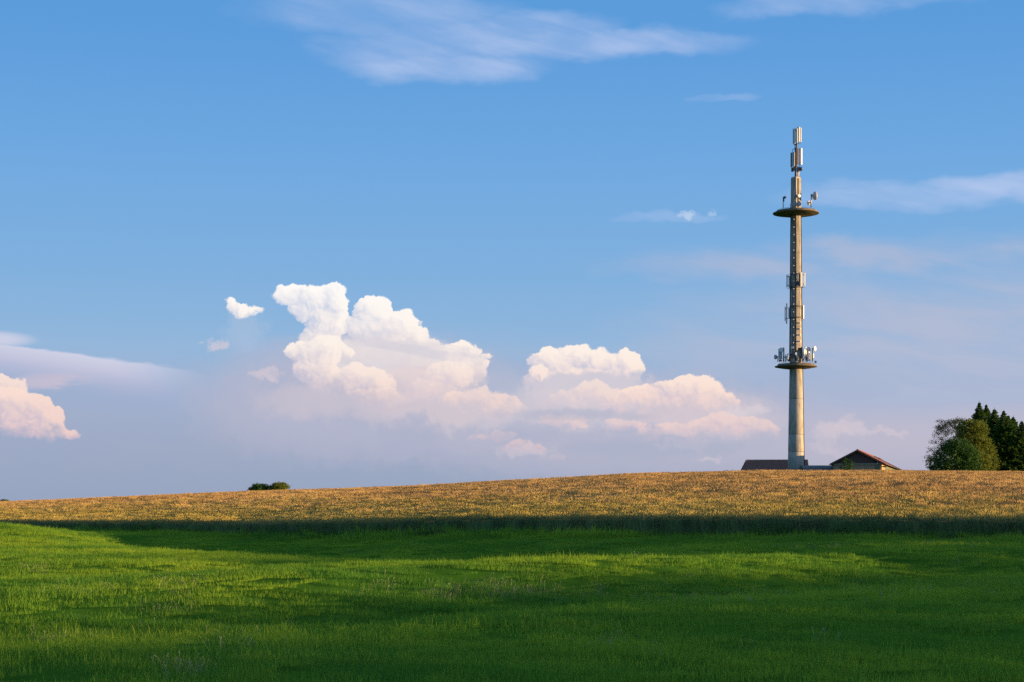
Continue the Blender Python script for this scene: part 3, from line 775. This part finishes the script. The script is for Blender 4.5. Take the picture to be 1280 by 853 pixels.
# --- mast and its two tiers of panels
mast = MB()
zm0 = zp(224)
mast.tube((0, 0, zm0), (0, 0, zp(206)), .20, .17, 14).tube((0, 0, zp(206)), (0, 0, zp(186)), .17, .16, 14)
mast_o = mast.build('mast', pole_m, tower)
MB().tube((*off(-.12, -.1), zp(221)), (*off(-.10, -.1), zp(160.5)), .06, n=8).build('pole', dark_steel, mast_o)
MB().tube((*off(.12, 0), zp(188)), (*off(.12, 0), zp(161)), .12, .11, 10).build('pole', pole_m, mast_o)
MB().tube((*off(.34, .1), zp(221)), (*off(.34, .1), zp(210)), .12, .12, 10).build('sleeve', white_p, mast_o)
for zz in (zp(208), zp(185.5), zp(181), zp(163)):
    MB().lathe([(.20, zz - .05), (.27, zz - .05), (.27, zz + .05), (.20, zz + .05)], 14, smooth=False).build('collar', dark_steel, mast_o)
# top tier
panel(off(-.34, -.18), zp(180), zp(161.5), .30, .16, LT + .5, grey_p, mast_o)
panel(off(-.18, -.30), zp(180), zp(161.5), .18, .12, FR - .25, white_p, mast_o, pole=False)
panel(off(.20, -.30), zp(179), zp(161.5), .20, .12, FR + .3, white_p, mast_o, pole=False)
panel(off(.46, -.12), zp(178), zp(159.5), .42, .16, FR + 1.15, grey_p, mast_o)
panel(off(.70, .15), zp(178), zp(160), .16, .20, RT, white_p, mast_o)
# second tier
panel(off(-.68, 0), zp(209), zp(191), .18, .2, LT + .1, dark_steel, mast_o)
panel(off(-.46, -.22), zp(208.5), zp(191), .36, .16, FR - .7, grey_p, mast_o)
panel(off(-.24, -.35), zp(208), zp(191), .14, .12, FR, white_p, mast_o, pole=False)
panel(off(.22, -.25), zp(206), zp(187), .34, .14, FR + .25, pole_m, mast_o, pole=False, name='cabinet')
panel(off(.72, .05), zp(206.3), zp(185.8), .34, .26, RT - .75, white_p, mast_o)
MB().tube((*off(-.5, -.1), zp(191)), (*off(-.5, -.1), zp(187)), .03, n=6).tube((*off(-.5, -.1), zp(187)), (*off(0, 0), zp(187)), .03, n=6).build('arm', dark_steel, mast_o)
# remote radio units under the panels
for dx_, dd, yy0, yy1, w_, m__ in ((-.52, -.2, 215, 210, .34, dark_steel), (-.30, -.32, 214, 209.5, .30, pole_m), (.28, -.3, 216, 209.5, .3, pole_m), (.62, -.05, 214, 209.5, .36, dark_steel), (.88, .05, 213.5, 209.5, .16, white_p), (.05, -.3, 214.5, 210.5, .22, steel)):
    MM = Matrix.Translation((*off(dx_, dd), 0)) @ Matrix.Rotation(-view, 4, 'Z')
    MB().box(-w_ / 2, w_ / 2, -.1, .1, zp(yy0), zp(yy1), MM).box(-w_ / 2 + .03, w_ / 2 - .03, -.13, -.1, zp(yy0) + .06, zp(yy1) - .06, MM).build('radio_unit', m__, mast_o)

# --- upper platform gear
zu = zp(260)
dish(off(xp(1018.8), .2), zp(245.3), .60, RT + .22, grey_p, tower, .42, post=zu)
dish(off(xp(1010.6), -.3), zp(254.7), .33, LT - .6, grey_p, tower, .35, post=zu)
MB().tube((*off(xp(1013.6), .1), zu), (*off(xp(1014.2), .1), zp(243)), .07, n=8).build('pole', steel, tower)
dish(off(xp(999), -.75), zp(246.2), .25, FR + .55, white_p, tower, .25)
MB().tube((*off(xp(979.2), 0), zu), (*off(xp(979.2), 0), zp(246)), .075, n=8).build('pole', white_p, tower)
dish(off(xp(981.5), 0), zp(246.5), .20, RT + .9, grey_p, tower, .35)
panel(off(xp(979.8), -.1), zp(252), zp(246.5), .2, .15, FR, dark_steel, tower, pole=False, name='radio_unit')
for dx_, y0_, y1_, w_ in ((xp(993.4), 246, 239, .14), (xp(993.4), 257.5, 250.5, .14), (xp(999), 258, 253, .3), (xp(996), 259, 255, .2), (xp(988.6), 261, 256, .2)):
    MM = Matrix.Translation((*off(dx_, -.78), 0)) @ Matrix.Rotation(-view, 4, 'Z')
    MB().box(-w_ / 2, w_ / 2, -.08, .08, zp(y0_), zp(y1_), MM).build('junction_box', steel, tower)

# --- panels round the shaft
def arm(dxm, dd, py, parent=tower):
    a = Vector((*off(dxm, dd), zp(py))); MB().tube(a, (a.x * .3, a.y * .3, a.z), .035, n=6).build('arm', dark_steel, parent)
for (px, dd, a_, b_, w_, face, m__) in ((983.8, .1, 359, 343.5, .26, LT + .35, white_p), (986.9, -.5, 360, 346, .2, FR - .9, grey_p), (1001.1, -.55, 359, 341.5, .2, FR + .5, white_p),
                                      (1002.9, -.1, 358.5, 341, .18, RT - .5, grey_p), (1005.6, .1, 358, 341.5, .22, RT - .2, white_p), (996.6, -1.0, 352, 343.5, .16, FR, grey_p)):
    panel(off(xp(px), dd), zp(a_), zp(b_), w_, .13, face, m__, tower); arm(xp(px), dd, a_ - 2); arm(xp(px), dd, b_ + 2)
MM = Matrix.Translation((*off(xp(996.5), -.98), 0)) @ Matrix.Rotation(-view, 4, 'Z')
MB().box(-.3, .3, -.12, .12, zp(358.5), zp(353), MM).build('junction_box', dark_steel, tower)
for dx_ in (-.22, .05, .26): MB().box(dx_ - .04, dx_ + .04, -.08, .08, zp(353), zp(343), MM).build('junction_box', dark_steel, tower)
for yy in (343.3, 359.6, 383.4, 397.4):
    rr_ = shaft_r(yy) + .05
    MB().lathe([(rr_, zp(yy) - .06), (rr_ + .06, zp(yy) - .06), (rr_ + .06, zp(yy) + .06), (rr_, zp(yy) + .06)], 24, smooth=False).build('clamp_ring', dark_steel, tower)
panel(off(xp(981.6), 0), zp(401), zp(383.5), .2, .12, LT, dark_steel, tower, standoff=.16)
MB().tube((*off(xp(983.6), 0), zp(404.8)), (*off(xp(983.6), 0), zp(379.3)), .07, n=8).build('pole', dark_steel, tower)
panel(off(xp(986.3), -.3), zp(398), zp(385.5), .18, .1, FR - .8, grey_p, tower, pole=False)
panel(off(xp(1004), 0), zp(399), zp(381.8), .26, .16, RT - .4, white_p, tower, standoff=.12)
MB().tube((*off(xp(1002.4), 0), zp(403.5)), (*off(xp(1002.4), 0), zp(377.5)), .05, n=8).build('pole', dark_steel, tower)
for px in (983.7, 1003): arm(xp(px), 0, 384.8); arm(xp(px), 0, 398.2)

# --- lower platform gear
zl = zp(452.5)
dish(off(xp(969.7), -.2), zp(446.3), .34, LT - .55, grey_p, tower, .3, post=zl)
panel(off(xp(975.5), -.3), zp(449.5), zp(436), .52, .3, FR - .2, grey_p, tower, standoff=.1, name='cabinet')
dish(off(xp(976.6), -.7), zp(437.8), .33, FR - .35, grey_p, tower, .3)
for px, yt, m__, rr_ in ((979.3, 434.5, white_p, .08), (980.2, 435, dark_steel, .06), (973.8, 436, steel, .05), (982, 443, dark_steel, .05), (986, 447, steel, .05), (1006.5, 434, white_p, .07), (1009, 437, steel, .06), (1012.5, 436, steel, .06), (1015.2, 436, dark_steel, .06), (1004, 441, dark_steel, .05)):
    MB().tube((*off(xp(px), random.uniform(-.6, .4)), zl), (*off(xp(px), random.uniform(-.6, .4)), zp(yt)), rr_, n=8).build('pole', m__, tower)
for (px, dd, a_, b_, w_, face, m__) in ((1007.6, -.4, 447, 434.5, .3, RT - .7, white_p), (1010.8, -.2, 441.5, 434.5, .34, RT - .6, white_p), (1005.2, -.8, 444, 438, .26, FR + .6, white_p),
                                      (1012.3, -.6, 450, 443.5, .5, FR + .3, grey_p), (1016.2, 0, 448, 442.5, .22, RT - .6, white_p), (1008.5, -.9, 451, 447, .3, FR, dark_steel),
                                      (984.5, -1.0, 450, 443, .2, FR - .6, white_p), (982.6, -.9, 451, 446, .24, FR, steel)):
    panel(off(xp(px), dd), zp(a_), zp(b_), w_, .16, face, m__, tower, pole=True, standoff=.1)
dish(off(xp(1018.2), -.2), zp(436.5), .36, RT - .45, white_p, tower, .3, post=zl)
dish(off(xp(1010.3), .5), zp(438.2), .3, RT + .3, white_p, tower, .3, post=zl)
dish(off(xp(990.6), -1.15), zp(435.6), .2, FR - .3, grey_p, tower, .3)
dish(off(xp(995.4), -1.2), zp(443.3), .22, FR + .3, grey_p, tower, .3)
for px, y0_, y1_, w_, m__ in ((999.5, 439.5, 436, .5, dark_steel), (993.5, 448, 441, .26, dark_steel), (999.6, 446, 441, .4, pole_m), (1001.6, 449, 440, .3, dark_steel), (989, 448, 443, .3, dark_steel), (997, 450, 445, .2, steel), (1019, 455, 452, .3, steel), (1010, 452.2, 450, .5, white_p), (976, 452.4, 450.5, .4, dark_steel)):
    MM = Matrix.Translation((*off(xp(px), -1.15 if abs(px - 995) < 8 else -.7), 0)) @ Matrix.Rotation(-view, 4, 'Z')
    MB().box(-w_ / 2, w_ / 2, -.1, .1, zp(y0_), zp(y1_), MM).build('junction_box', m__, tower)
for a in ((983, 452, 979, 441), (984, 452, 988, 445), (1004, 452, 1007, 443), (1013, 451, 1008, 442), (996, 451, 990, 441), (1000, 452, 1003, 443)):
    MB().tube((*off(xp(a[0]), -.6), zp(a[1])), (*off(xp(a[2]), -.8), zp(a[3])), .045, n=6).build('brace', white_p if a[0] < 990 else steel, tower)

# ------------------------------------------------------------------ buildings
wood = mat_noise('dark stained boards', [(.3, (.065, .036, .030)), (.55, (.105, .060, .050)), (.75, (.14, .085, .07))], scale=2.5, detail=6, rough=.85, bump=.2, stretch=(6, 6, .4))
plaster = mat_noise('dull ochre render', [(.3, (.30, .185, .115)), (.6, (.40, .26, .17))], scale=1.5, rough=.9)
sunlit_wall = mat_noise('sun tinted timber wall', [(.3, (.46, .29, .12)), (.6, (.58, .39, .19))], scale=2, rough=.85, stretch=(5, 5, .5))  # golden evening sun put into the colour of the sun-facing wall
roof_m = mat_noise('red brown roof tiles', [(.3, (.15, .055, .036)), (.55, (.23, .085, .052)), (.75, (.29, .125, .08))], scale=3.5, detail=6, rough=.85, bump=.4)
roof_dark = mat_noise('dark brown roof sheets', [(.3, (.11, .050, .036)), (.55, (.165, .078, .055)), (.75, (.21, .11, .08))], scale=2.5, detail=6, rough=.8, bump=.3)
flat_m = mat_noise('grey blue metal roofing', [(.3, (.20, .22, .25)), (.6, (.30, .32, .35))], scale=2, rough=.7)
door_m = mat_noise('grey green door', [(.3, (.10, .11, .08)), (.6, (.16, .17, .12))], scale=3, rough=.7)
trim_m = mat_noise('pale trim', [(.3, (.30, .24, .18)), (.6, (.42, .35, .27))], scale=3, rough=.7)
# barn: local x along the gable, local y along the ridge (away from the viewer)
BD = 250.0
e0 = W(1037.5, 579.5, BD); e1 = W(1105.5, 579.5, BD)
baz = math.atan2(11.7, 42.0)
wdt = (e1 - e0).length * math.cos(baz * .5); cx_ = (e0.x + e1.x) / 2
bz = gz(cx_, BD) - .3
barn = thing('barn', (cx_, BD, bz), 'brown barn with red tiled gable roof and dark boarded gable right of the tower', 'barn', rz=-baz)
hw = wdt / 2; Lb = 50.0; ez = e0.z - bz; rz_ = W(1070, 562.3, BD).z - bz; wx = hw - .42
slope_ = (rz_ - ez) / hw
def roof_z(x): return rz_ - abs(x) * slope_
# walls
wz = roof_z(wx) - .12
for s_, m__ in ((-1, plaster), (1, sunlit_wall)):
    MB().box(min(s_ * wx, s_ * (wx - .2)), max(s_ * wx, s_ * (wx - .2)), .5, 6.0 if s_ > 0 else Lb - .5, 0, wz).build('wall', m__, barn)
MB().box(wx - .2, wx, 6.02, Lb - .5, 0, wz).build('wall', door_m, barn)
zs = roof_z(wx) - .25
MB().box(-wx + .2, wx - .2, .5, .7, 0, zs - .05).build('wall', plaster, barn)
MB().box(-wx + .2, wx - .2, Lb - .7, Lb - .5, 0, zs).build('wall', plaster, barn)
# boarded gable: planks, each its own board
x = -wx; pl = 0
while x < wx - .05:
    x1 = min(x + .47, wx); zt0, zt1 = roof_z(x) - .20, roof_z(x1) - .20; d_ = .36 + (pl % 2) * .03
    b = MB()
    vv_ = [(x + .012, d_, zs), (x1 - .012, d_, zs), (x1 - .012, d_, zt1), (x + .012, d_, zt0)]
    if x < 0 < x1: vv_ = [(x + .012, d_, zs), (x1 - .012, d_, zs), (x1 - .012, d_, zt1), (0, d_, rz_ - .2), (x + .012, d_, zt0)]
    n = len(vv_); b.add(vv_ + [(p[0], p[1] + .06, p[2]) for p in vv_], [tuple(range(n)), tuple(reversed(range(n, 2 * n)))] + [(k, n + k, n + (k + 1) % n, (k + 1) % n) for k in range(n)])
    b.build('board', wood, barn); x = x1; pl += 1
MB().box(-wx + .05, wx - .05, .30, .36, zs - .10, zs + .02).build('beam', trim_m, barn)
MB().box(wx - .95, wx - .25, .44, .5, .3, zs - .25).build('door', door_m, barn)
MB().box(wx - .02, wx + .06, 2.2, 3.3, .3, zs - .5).build('door', plaster, barn)
MB().box(wx - 4.4, wx - 4.3, .44, .5, 0, zs - .1).build('post', trim_m, barn)
for k in range(4): MB().box(-wx + .9 + k * .01, -wx + 1.0, .45, .49, 0, zs - .1) if k == 0 else None
# roof slopes
for s_ in (-1, 1):
    b = MB(); t = .12; ov = .25
    x_e = s_ * (hw + .02); ze = ez - .02
    q = [(0, 0, rz_), (x_e, 0, ze), (x_e, Lb, ze), (0, Lb, rz_)]
    b.add(q + [(p[0], p[1], p[2] - t) for p in q], [(0, 1, 2, 3) if s_ > 0 else (3, 2, 1, 0), (7, 6, 5, 4) if s_ > 0 else (4, 5, 6, 7), (0, 4, 5, 1), (1, 5, 6, 2), (2, 6, 7, 3)])
    ro = b.build('roof', roof_m, barn)
    f_ = MB(); q = [(0, -.05, rz_ + .02), (x_e, -.05, ze + .02), (x_e, -.05, ze - .22), (0, -.05, rz_ - .24)]
    f_.add(q + [(p[0], p[1] + .048, p[2]) for p in q], [(0, 1, 2, 3), (7, 6, 5, 4), (0, 4, 5, 1), (1, 5, 6, 2), (2, 6, 7, 3), (3, 7, 4, 0)])
    f_.build('verge_board', roof_m if s_ > 0 else wood, ro)
    MB().tube((x_e + s_ * .06, 0, ze - .08), (x_e + s_ * .06, Lb, ze - .08), .06, n=8).build('gutter', dark_steel, ro)
MB().tube((0, -.04, rz_ + .02), (0, Lb, rz_ + .02), .09, n=8).build('ridge_cap', roof_m, barn)
for yk in (.3, 1.9, 3.6): MB().box(wx + .02, hw - .02, yk, yk + .12, ez - .5, ez - .36).build('rafter', wood, barn)

# shed left of the tower: hipped end on the left, long brown roof slope towards the viewer
SD = 262.5
a = W(927, 587.5, SD); b_ = W(933, 575.6, SD + 3); bz2 = gz(a.x + 4, SD)
Ls = 9.6
shed = thing('shed', (a.x, SD, bz2 - .2), 'low dark brown shed with hipped roof just left of the tower', 'shed', rz=-.1)
ze = a.z - bz2 + .1; zr = b_.z - bz2 + .2
MB().box(.3, Ls, .35, 6.0, 0, ze + .05).build('wall', wood, shed)
q = [(-.1, 0, ze), (Ls + .2, 0, ze), (Ls + .2, 3.2, zr), (.75, 3.2, zr), (-.1, 6.4, ze), (Ls + .2, 6.4, ze)]
MB().add([q[0], q[1], q[2], q[3]] + [(p[0], p[1], p[2] - .12) for p in (q[0], q[1], q[2], q[3])], [(0, 1, 2, 3), (7, 6, 5, 4), (0, 4, 5, 1), (1, 5, 6, 2), (3, 7, 4, 0)]).build('roof', roof_dark, shed)
MB().add([q[3], q[2], q[5], q[4]], [(0, 1, 2, 3)]).build('roof', roof_dark, shed)
MB().add([q[0], q[3], q[4]], [(0, 1, 2)]).build('roof', roof_dark, shed)
MB().tube((.7, 3.2, zr + .03), (Ls + .2, 3.2, zr + .03), .08, n=6).build('ridge_cap', trim_m, shed)
MB().tube((-.1, 0, ze + .03), (.75, 3.2, zr + .03), .06, n=6).build('ridge_cap', roof_dark, shed)

# low flat roofed building between tower and barn
AD = 256.0
a = W(1006.5, 582, AD); c = W(1042, 582, AD); az_ = gz(a.x, AD)
annex = thing('utility_building', ((a.x + c.x) / 2, AD, az_ - .2), 'low grey utility building with flat roof between tower and barn', 'building', rz=-.03)
hwx = (c.x - a.x) / 2; ht = a.z - az_ + .2
MB().box(-hwx, hwx, 0, 3.4, 0, ht - .35).build('wall', flat_m, annex)
MB().box(-hwx - .1, hwx + .1, -.15, 3.5, ht - .345, ht - .08).build('roof', flat_m, annex)
MB().box(-hwx - .12, hwx + .12, -.18, 3.52, ht - .078, ht).build('roof_edge', trim_m, annex)

# ------------------------------------------------------------------ trees
bark = mat_noise('bark', [(.3, (.05, .04, .03)), (.6, (.10, .08, .06))], scale=5, rough=.95, bump=.3)
lf_dark = leafy('dark green leaves', (.022, .065, .016), (.065, .135, .024), trans=.25, loc_scale=.6, rnd=.6, per_object=False)
lf_yel = leafy('yellow green leaves', (.075, .115, .018), (.18, .205, .030), trans=.35, loc_scale=.6, rnd=.6, per_object=False)
lf_grey = leafy('dull grey green leaves', (.040, .055, .030), (.10, .115, .055), trans=.3, loc_scale=.6, rnd=.6, per_object=False)
needle = leafy('spruce needles', (.035, .085, .018), (.10, .170, .028), trans=.2, loc_scale=.5, rnd=.55, per_object=False)
def skeleton(mb, base, h, r0, spread, rr, n=9, up=.35):
    """tapered trunk with limbs; returns limb tips"""
    top = base + Vector((rr.normal(0, .02) * h, rr.normal(0, .02) * h, h * .8)); mid = base + (top - base) * .45
    mb.tube(base, mid, r0, r0 * .7, 8); mb.tube(mid, top, r0 * .7, r0 * .2, 7); tips = [top]
    for i in range(n):
        t = rr.uniform(up, .95); p = base + (top - base) * t; a = rr.uniform(0, 6.28); l = spread * rr.uniform(.6, 1.0) * (1.2 - t * .6)
        e = p + Vector((math.cos(a) * l, math.sin(a) * l, l * rr.uniform(.25, .9))); mb.tube(p, e, r0 * .28 * (1.2 - t), r0 * .07, 5); tips.append(e)
        for j in range(3):
            s_ = p.lerp(e, rr.uniform(.4, .9)); e2 = s_ + Vector(rr.normal(0, l * .3, 3)); mb.tube(s_, e2, r0 * .09, r0 * .03, 4); tips.append(e2)
    return tips
def leaf_crown(rr, lobes_, n, size, clump=.5, shell=.6):
    """leaf-sized quads gathered in clumps through ellipsoid lobes (cx,cy,cz,rx,ry,rz)"""
    L = np.array(lobes_, float); w = L[:, 3] * L[:, 4] * L[:, 5]; w = w ** .7; w /= w.sum()
    per = 26; nc = n // per
    li = rr.choice(len(L), nc, p=w); d = rr.normal(size=(nc, 3)); d /= np.linalg.norm(d, axis=1)[:, None]
    rad = shell + (1 - shell) * rr.uniform(0, 1, nc) ** .5; rad *= rr.uniform(.82, 1.12, nc)
    C = L[li, :3] + d * L[li, 3:] * rad[:, None]
    P = np.repeat(C, per, 0) + rr.normal(0, clump, (nc * per, 3)) * [1, 1, .7]
    N_ = len(P); a = rr.normal(size=(N_, 3)); a /= np.linalg.norm(a, axis=1)[:, None]; b = rr.normal(size=(N_, 3)); b -= (a * b).sum(1)[:, None] * a; b /= np.linalg.norm(b, axis=1)[:, None]
    s_ = size * rr.uniform(.6, 1.3, N_)[:, None]
    Vv = np.stack([P - a * s_, P + b * s_ * .6, P + a * s_, P - b * s_ * .6], 1).reshape(-1, 3)
    Fc = np.arange(N_ * 4).reshape(-1, 4); return Vv, Fc
def tree(name, pos, h, lobes_, n, size, mat, label, cat, seed, clump=.4, r0=.2, spread=1.5, limbs=9, shell=.6, group=None, up=.3):
    rr = np.random.default_rng(seed); t = thing(name, pos, label, cat, group=group)
    mb = MB(); skeleton(mb, Vector((0, 0, -.3)), h, r0, spread, rr, limbs, up); mb.build('trunk', bark, t)
    v, f = leaf_crown(rr, lobes_, n, size, clump, shell); link('crown', np_mesh('crown', v, f, mat), t)
    return t
def at(px, D): x = (px - 640) / F * D; return Vector((x, D, gz(x, D)))
def lob(pos, px, py, D, rx, rz_, ry=None):
    """crown lobe centred where the photograph shows it, relative to the tree base"""
    p = W(px, py, D); return (p.x - pos.x, p.y - pos.y, p.z - pos.z, rx * D / F, (ry or rx) * D / F, rz_ * D / F)
D = 292; p = at(1196, D)
tree('deciduous_tree', p, 6.8, [lob(p, 1188, 545, D, 24, 20), lob(p, 1168, 560, D, 9, 12), lob(p, 1163, 575, D, 8, 9), lob(p, 1180, 533, D, 12, 8), lob(p, 1196, 530, D, 14, 7), lob(p, 1205, 545, D, 16, 18)],
     10500, .085, lf_grey, 'thin grey green tree with sparse see-through crown behind the round bush', 'tree', 71, .22, .16, 2.2, 16, .35)
D = 288; p = at(1217, D)
tree('deciduous_tree', p, 6.6, [lob(p, 1217, 548, D, 17, 20), lob(p, 1226, 565, D, 17, 20), lob(p, 1208, 535, D, 12, 10), lob(p, 1236, 578, D, 12, 12), lob(p, 1222, 535, D, 12, 9)],
     17000, .13, lf_yel, 'yellow green rounded tree catching the sun beside the spruces', 'tree', 72, .3, .2, 1.8)
D = 280; p = at(1190, D)
tree('round_bush', p, 3.8, [lob(p, 1188, 575, D, 21, 19), lob(p, 1200, 562, D, 18, 13), lob(p, 1175, 582, D, 14, 12), lob(p, 1210, 578, D, 16, 16), lob(p, 1190, 558, D, 12, 8)],
     17000, .13, lf_dark, 'dense dark green round bush at the foot of the trees', 'bush', 73, .28, .14, 1.5)
D = 284; p = at(1222, D)
tree('round_bush', p, 3.2, [lob(p, 1222, 578, D, 16, 14), lob(p, 1213, 570, D, 12, 12)], 7000, .12, lf_yel, 'smaller light green bush between the dark bush and the spruces', 'bush', 74, .26, .1, 1.0)

def spruce(pos, h, rad, label, seed, lean=0.0):
    rr = np.random.default_rng(seed); t = thing('spruce_tree', pos, label, 'tree', group='dark spruces at the right edge')
    tr = MB(); tr.tube((0, 0, -.4), (lean * .5, 0, h * .55), .22, .12, 8).tube((lean * .5, 0, h * .55), (lean, 0, h), .12, .02, 6)
    Vs, Fs = [], []
    z = .5
    while z < h - .15:
        f = 1 - z / h; L0 = rad * (f ** .78) * min(1, .35 + f / .16 * .65) + .06; nb = int(9 + 10 * f); a0 = rr.uniform(0, 6.28)
        for k in range(nb):
            a = a0 + 6.283 * k / nb + rr.normal(0, .25); l = L0 * rr.uniform(.45, 1.2); ca, sa = math.cos(a), math.sin(a)
            droop = rr.uniform(-.15, .25) + .25 * f - .1; m = max(4, int(l / .17))
            tip = None; cx = lean * z / h
            tr.tube((cx, 0, z), (cx + ca * l * .8, sa * l * .8, z - droop * l * .8), .025, .008, 3, caps=False)
            for j in range(m):
                s_ = (j + .6) / m; q_ = s_ * l; zz = z - droop * q_ + .18 * q_ * s_ ** 2
                wd = min(.42 * (1.15 - s_) * rr.uniform(.7, 1.2) + .12, L0 * .45 + .06)
                for sd in (-1, 1, 0):
                    o = len(Vs); bx, by = cx + ca * q_, sa * q_
                    if sd: dx2, dy2 = -sa * sd * wd + ca * wd * .6, ca * sd * wd + sa * wd * .6; dz2 = -wd * rr.uniform(.15, .6)
                    else: dx2, dy2, dz2 = ca * .16, sa * .16, rr.uniform(-.28, -.10)
                    n_ = .055
                    Vs += [(bx - ca * n_, by - sa * n_, zz - n_), (bx + ca * n_, by + sa * n_, zz + n_), (bx + dx2, by + dy2, zz + dz2), (bx + dx2 * .5 - ca * .05, by + dy2 * .5 - sa * .05, zz + dz2 * .5 - .10)]
                    Fs += [(o, o + 1, o + 2), (o, o + 2, o + 3)]
        z += .26 + .22 * f
    for k in range(14):          # leading shoot
        o = len(Vs); a = rr.uniform(0, 6.28); zz = h - .5 + k * .04
        Vs += [(lean, 0, zz - .03), (lean, 0, zz + .04), (lean + math.cos(a) * (.22 - k * .012), math.sin(a) * (.22 - k * .012), zz + .10)]; Fs += [(o, o + 1, o + 2)]
    tr.build('trunk', bark, t); link('crown', np_mesh('crown', Vs, Fs, needle), t)
for (px, py, D, rad, lab, sd) in ((1223, 502, 300, 5.3, 'tallest dark spruce, leftmost of the group, rising behind the yellow green tree', 81), (1234, 505, 304, 5.2, 'dark spruce second from the left with its tip close to the tallest', 82),
                                  (1254, 513, 298, 5.6, 'dark spruce in the middle of the group at the right edge', 83), (1267, 520, 303, 5.4, 'dark spruce second from the right edge of the photo', 84),
                                  (1278, 526, 297, 5.4, 'lowest dark spruce cut by the right edge of the photo', 85), (1244, 510, 301, 5.2, 'dark spruce third from the left, its tip between taller and lower ones', 86), (1261, 519, 299, 5.2, 'narrow dark spruce just right of the middle of the group', 88), (1296, 518, 305, 5.4, 'dark spruce just past the right edge beyond its neighbours', 87)):
    p = at(px, D); spruce(p, W(px, py, D).z - p.z, rad, lab, sd, random.uniform(-.15, .15))

# shrub in front of the barn gable
D = 247; p = at(1059, D)
tree('shrub', p, 2.0, [lob(p, 1060, 583, D, 6.5, 5), lob(p, 1054, 586, D, 6, 3.5), lob(p, 1058, 577, D, 3, 4.5), lob(p, 1063, 579, D, 2.5, 4.5)], 1500, .065, lf_dark, 'small green shrub growing against the barn gable', 'shrub', 75, .12, .05, .6, 6)
# two far bushes on the left skyline and one at the left edge
for px, py, rx, rz2, m__, lab, sd in ((324, 609.5, 13, 6, lf_dark, 'dark green far bush on the skyline, left one of two', 76), (348, 608.5, 13, 6.2, lf_yel, 'lighter green far bush on the skyline, right one of two', 77)):
    D = 222; p = at(px, D)
    tree('far_bush', p, 1.6, [lob(p, px, py + 1.5, D, rx * .8, rz2 * .9), lob(p, px - rx * .5, py + 3, D, rx * .5, rz2 * .6), lob(p, px + rx * .5, py, D, rx * .5, rz2 * .7), lob(p, px, py - 1.5, D, rx * .4, rz2 * .5)], 5200, .07, m__, lab, 'bush', sd, .13, .06, .6, 6, group='bushes on the left skyline')
D = 230; p = at(5, D)
tree('far_bush', p, .6, [lob(p, 5, 627, D, 4, 2.4), lob(p, 9, 627.5, D, 3, 2)], 900, .06, lf_dark, 'tiny dark bush on the skyline at the left edge', 'bush', 78, .1, .04, .3, 4, group='bushes on the left skyline')

# ------------------------------------------------------------------ unseen foliage row added right of the viewer to cast the meadow's evening shade
BX = 78.0
def shade_plane(y):                    # row top above eye level, shaped so its shadow leaves the sunlit strip
    ys2 = np.array([-14, 8, 14.5, 18.6, 24, 28.8, 34.5, 38.5, 41, 57, 61, 72, 84]); zs2 = np.array([5.1, 4.75, 4.62, 4.56, 4.42, 4.18, 3.78, 3.52, 5.0, 5.2, 4.1, 4.0, 3.8])
    return np.interp(y, ys2, zs2)
rr = np.random.default_rng(99)
shadow_hedge = thing('shadow_hedge', (BX, 35, gz(BX, 35)), 'unseen tall leafy row added right of the meadow to cast its long shadow', 'shadow_hedge')
g0 = gz(BX, 35)
nc = 3400; yy = rr.uniform(-14, 84, nc); top_ = shade_plane(yy) - g0 - .25 + waves(yy * 1.0, yy * 0, 3.1, 91) * .10 + waves(yy, yy * 0, 9, 92) * .10
hz_ = top_ * (1 - rr.uniform(0, 1, nc) ** 1.6 * .98); xx = rr.uniform(-1.4, 1.4, nc) * (1.15 - .45 * hz_ / top_)
C_ = np.stack([xx, yy - 35, hz_], -1); per = 22
P_ = np.repeat(C_, per, 0) + rr.normal(0, .26, (nc * per, 3)); P_[:, 2] = np.minimum(P_[:, 2], np.repeat(top_, per) + .3)
N_ = len(P_); a_ = rr.normal(size=(N_, 3)); a_ /= np.linalg.norm(a_, axis=1)[:, None]; b_2 = rr.normal(size=(N_, 3)); b_2 -= (a_ * b_2).sum(1)[:, None] * a_; b_2 /= np.linalg.norm(b_2, axis=1)[:, None]
s2 = .20 * rr.uniform(.6, 1.3, N_)[:, None]
link('foliage', np_mesh('foliage', np.stack([P_ - a_ * s2, P_ + b_2 * s2 * .6, P_ + a_ * s2, P_ - b_2 * s2 * .6], 1).reshape(-1, 3), np.arange(N_ * 4).reshape(-1, 4), lf_dark), shadow_hedge)
hs = MB()
for y in np.arange(-13.5, 84, 1.5):
    hs.tube((rr.uniform(-.2, .2), y - 35, -.4), (rr.uniform(-.5, .5), y - 35 + rr.uniform(-.4, .4), float(shade_plane(y)) - g0 - .8), .07, .03, 6)
hs.build('stem', bark, shadow_hedge)
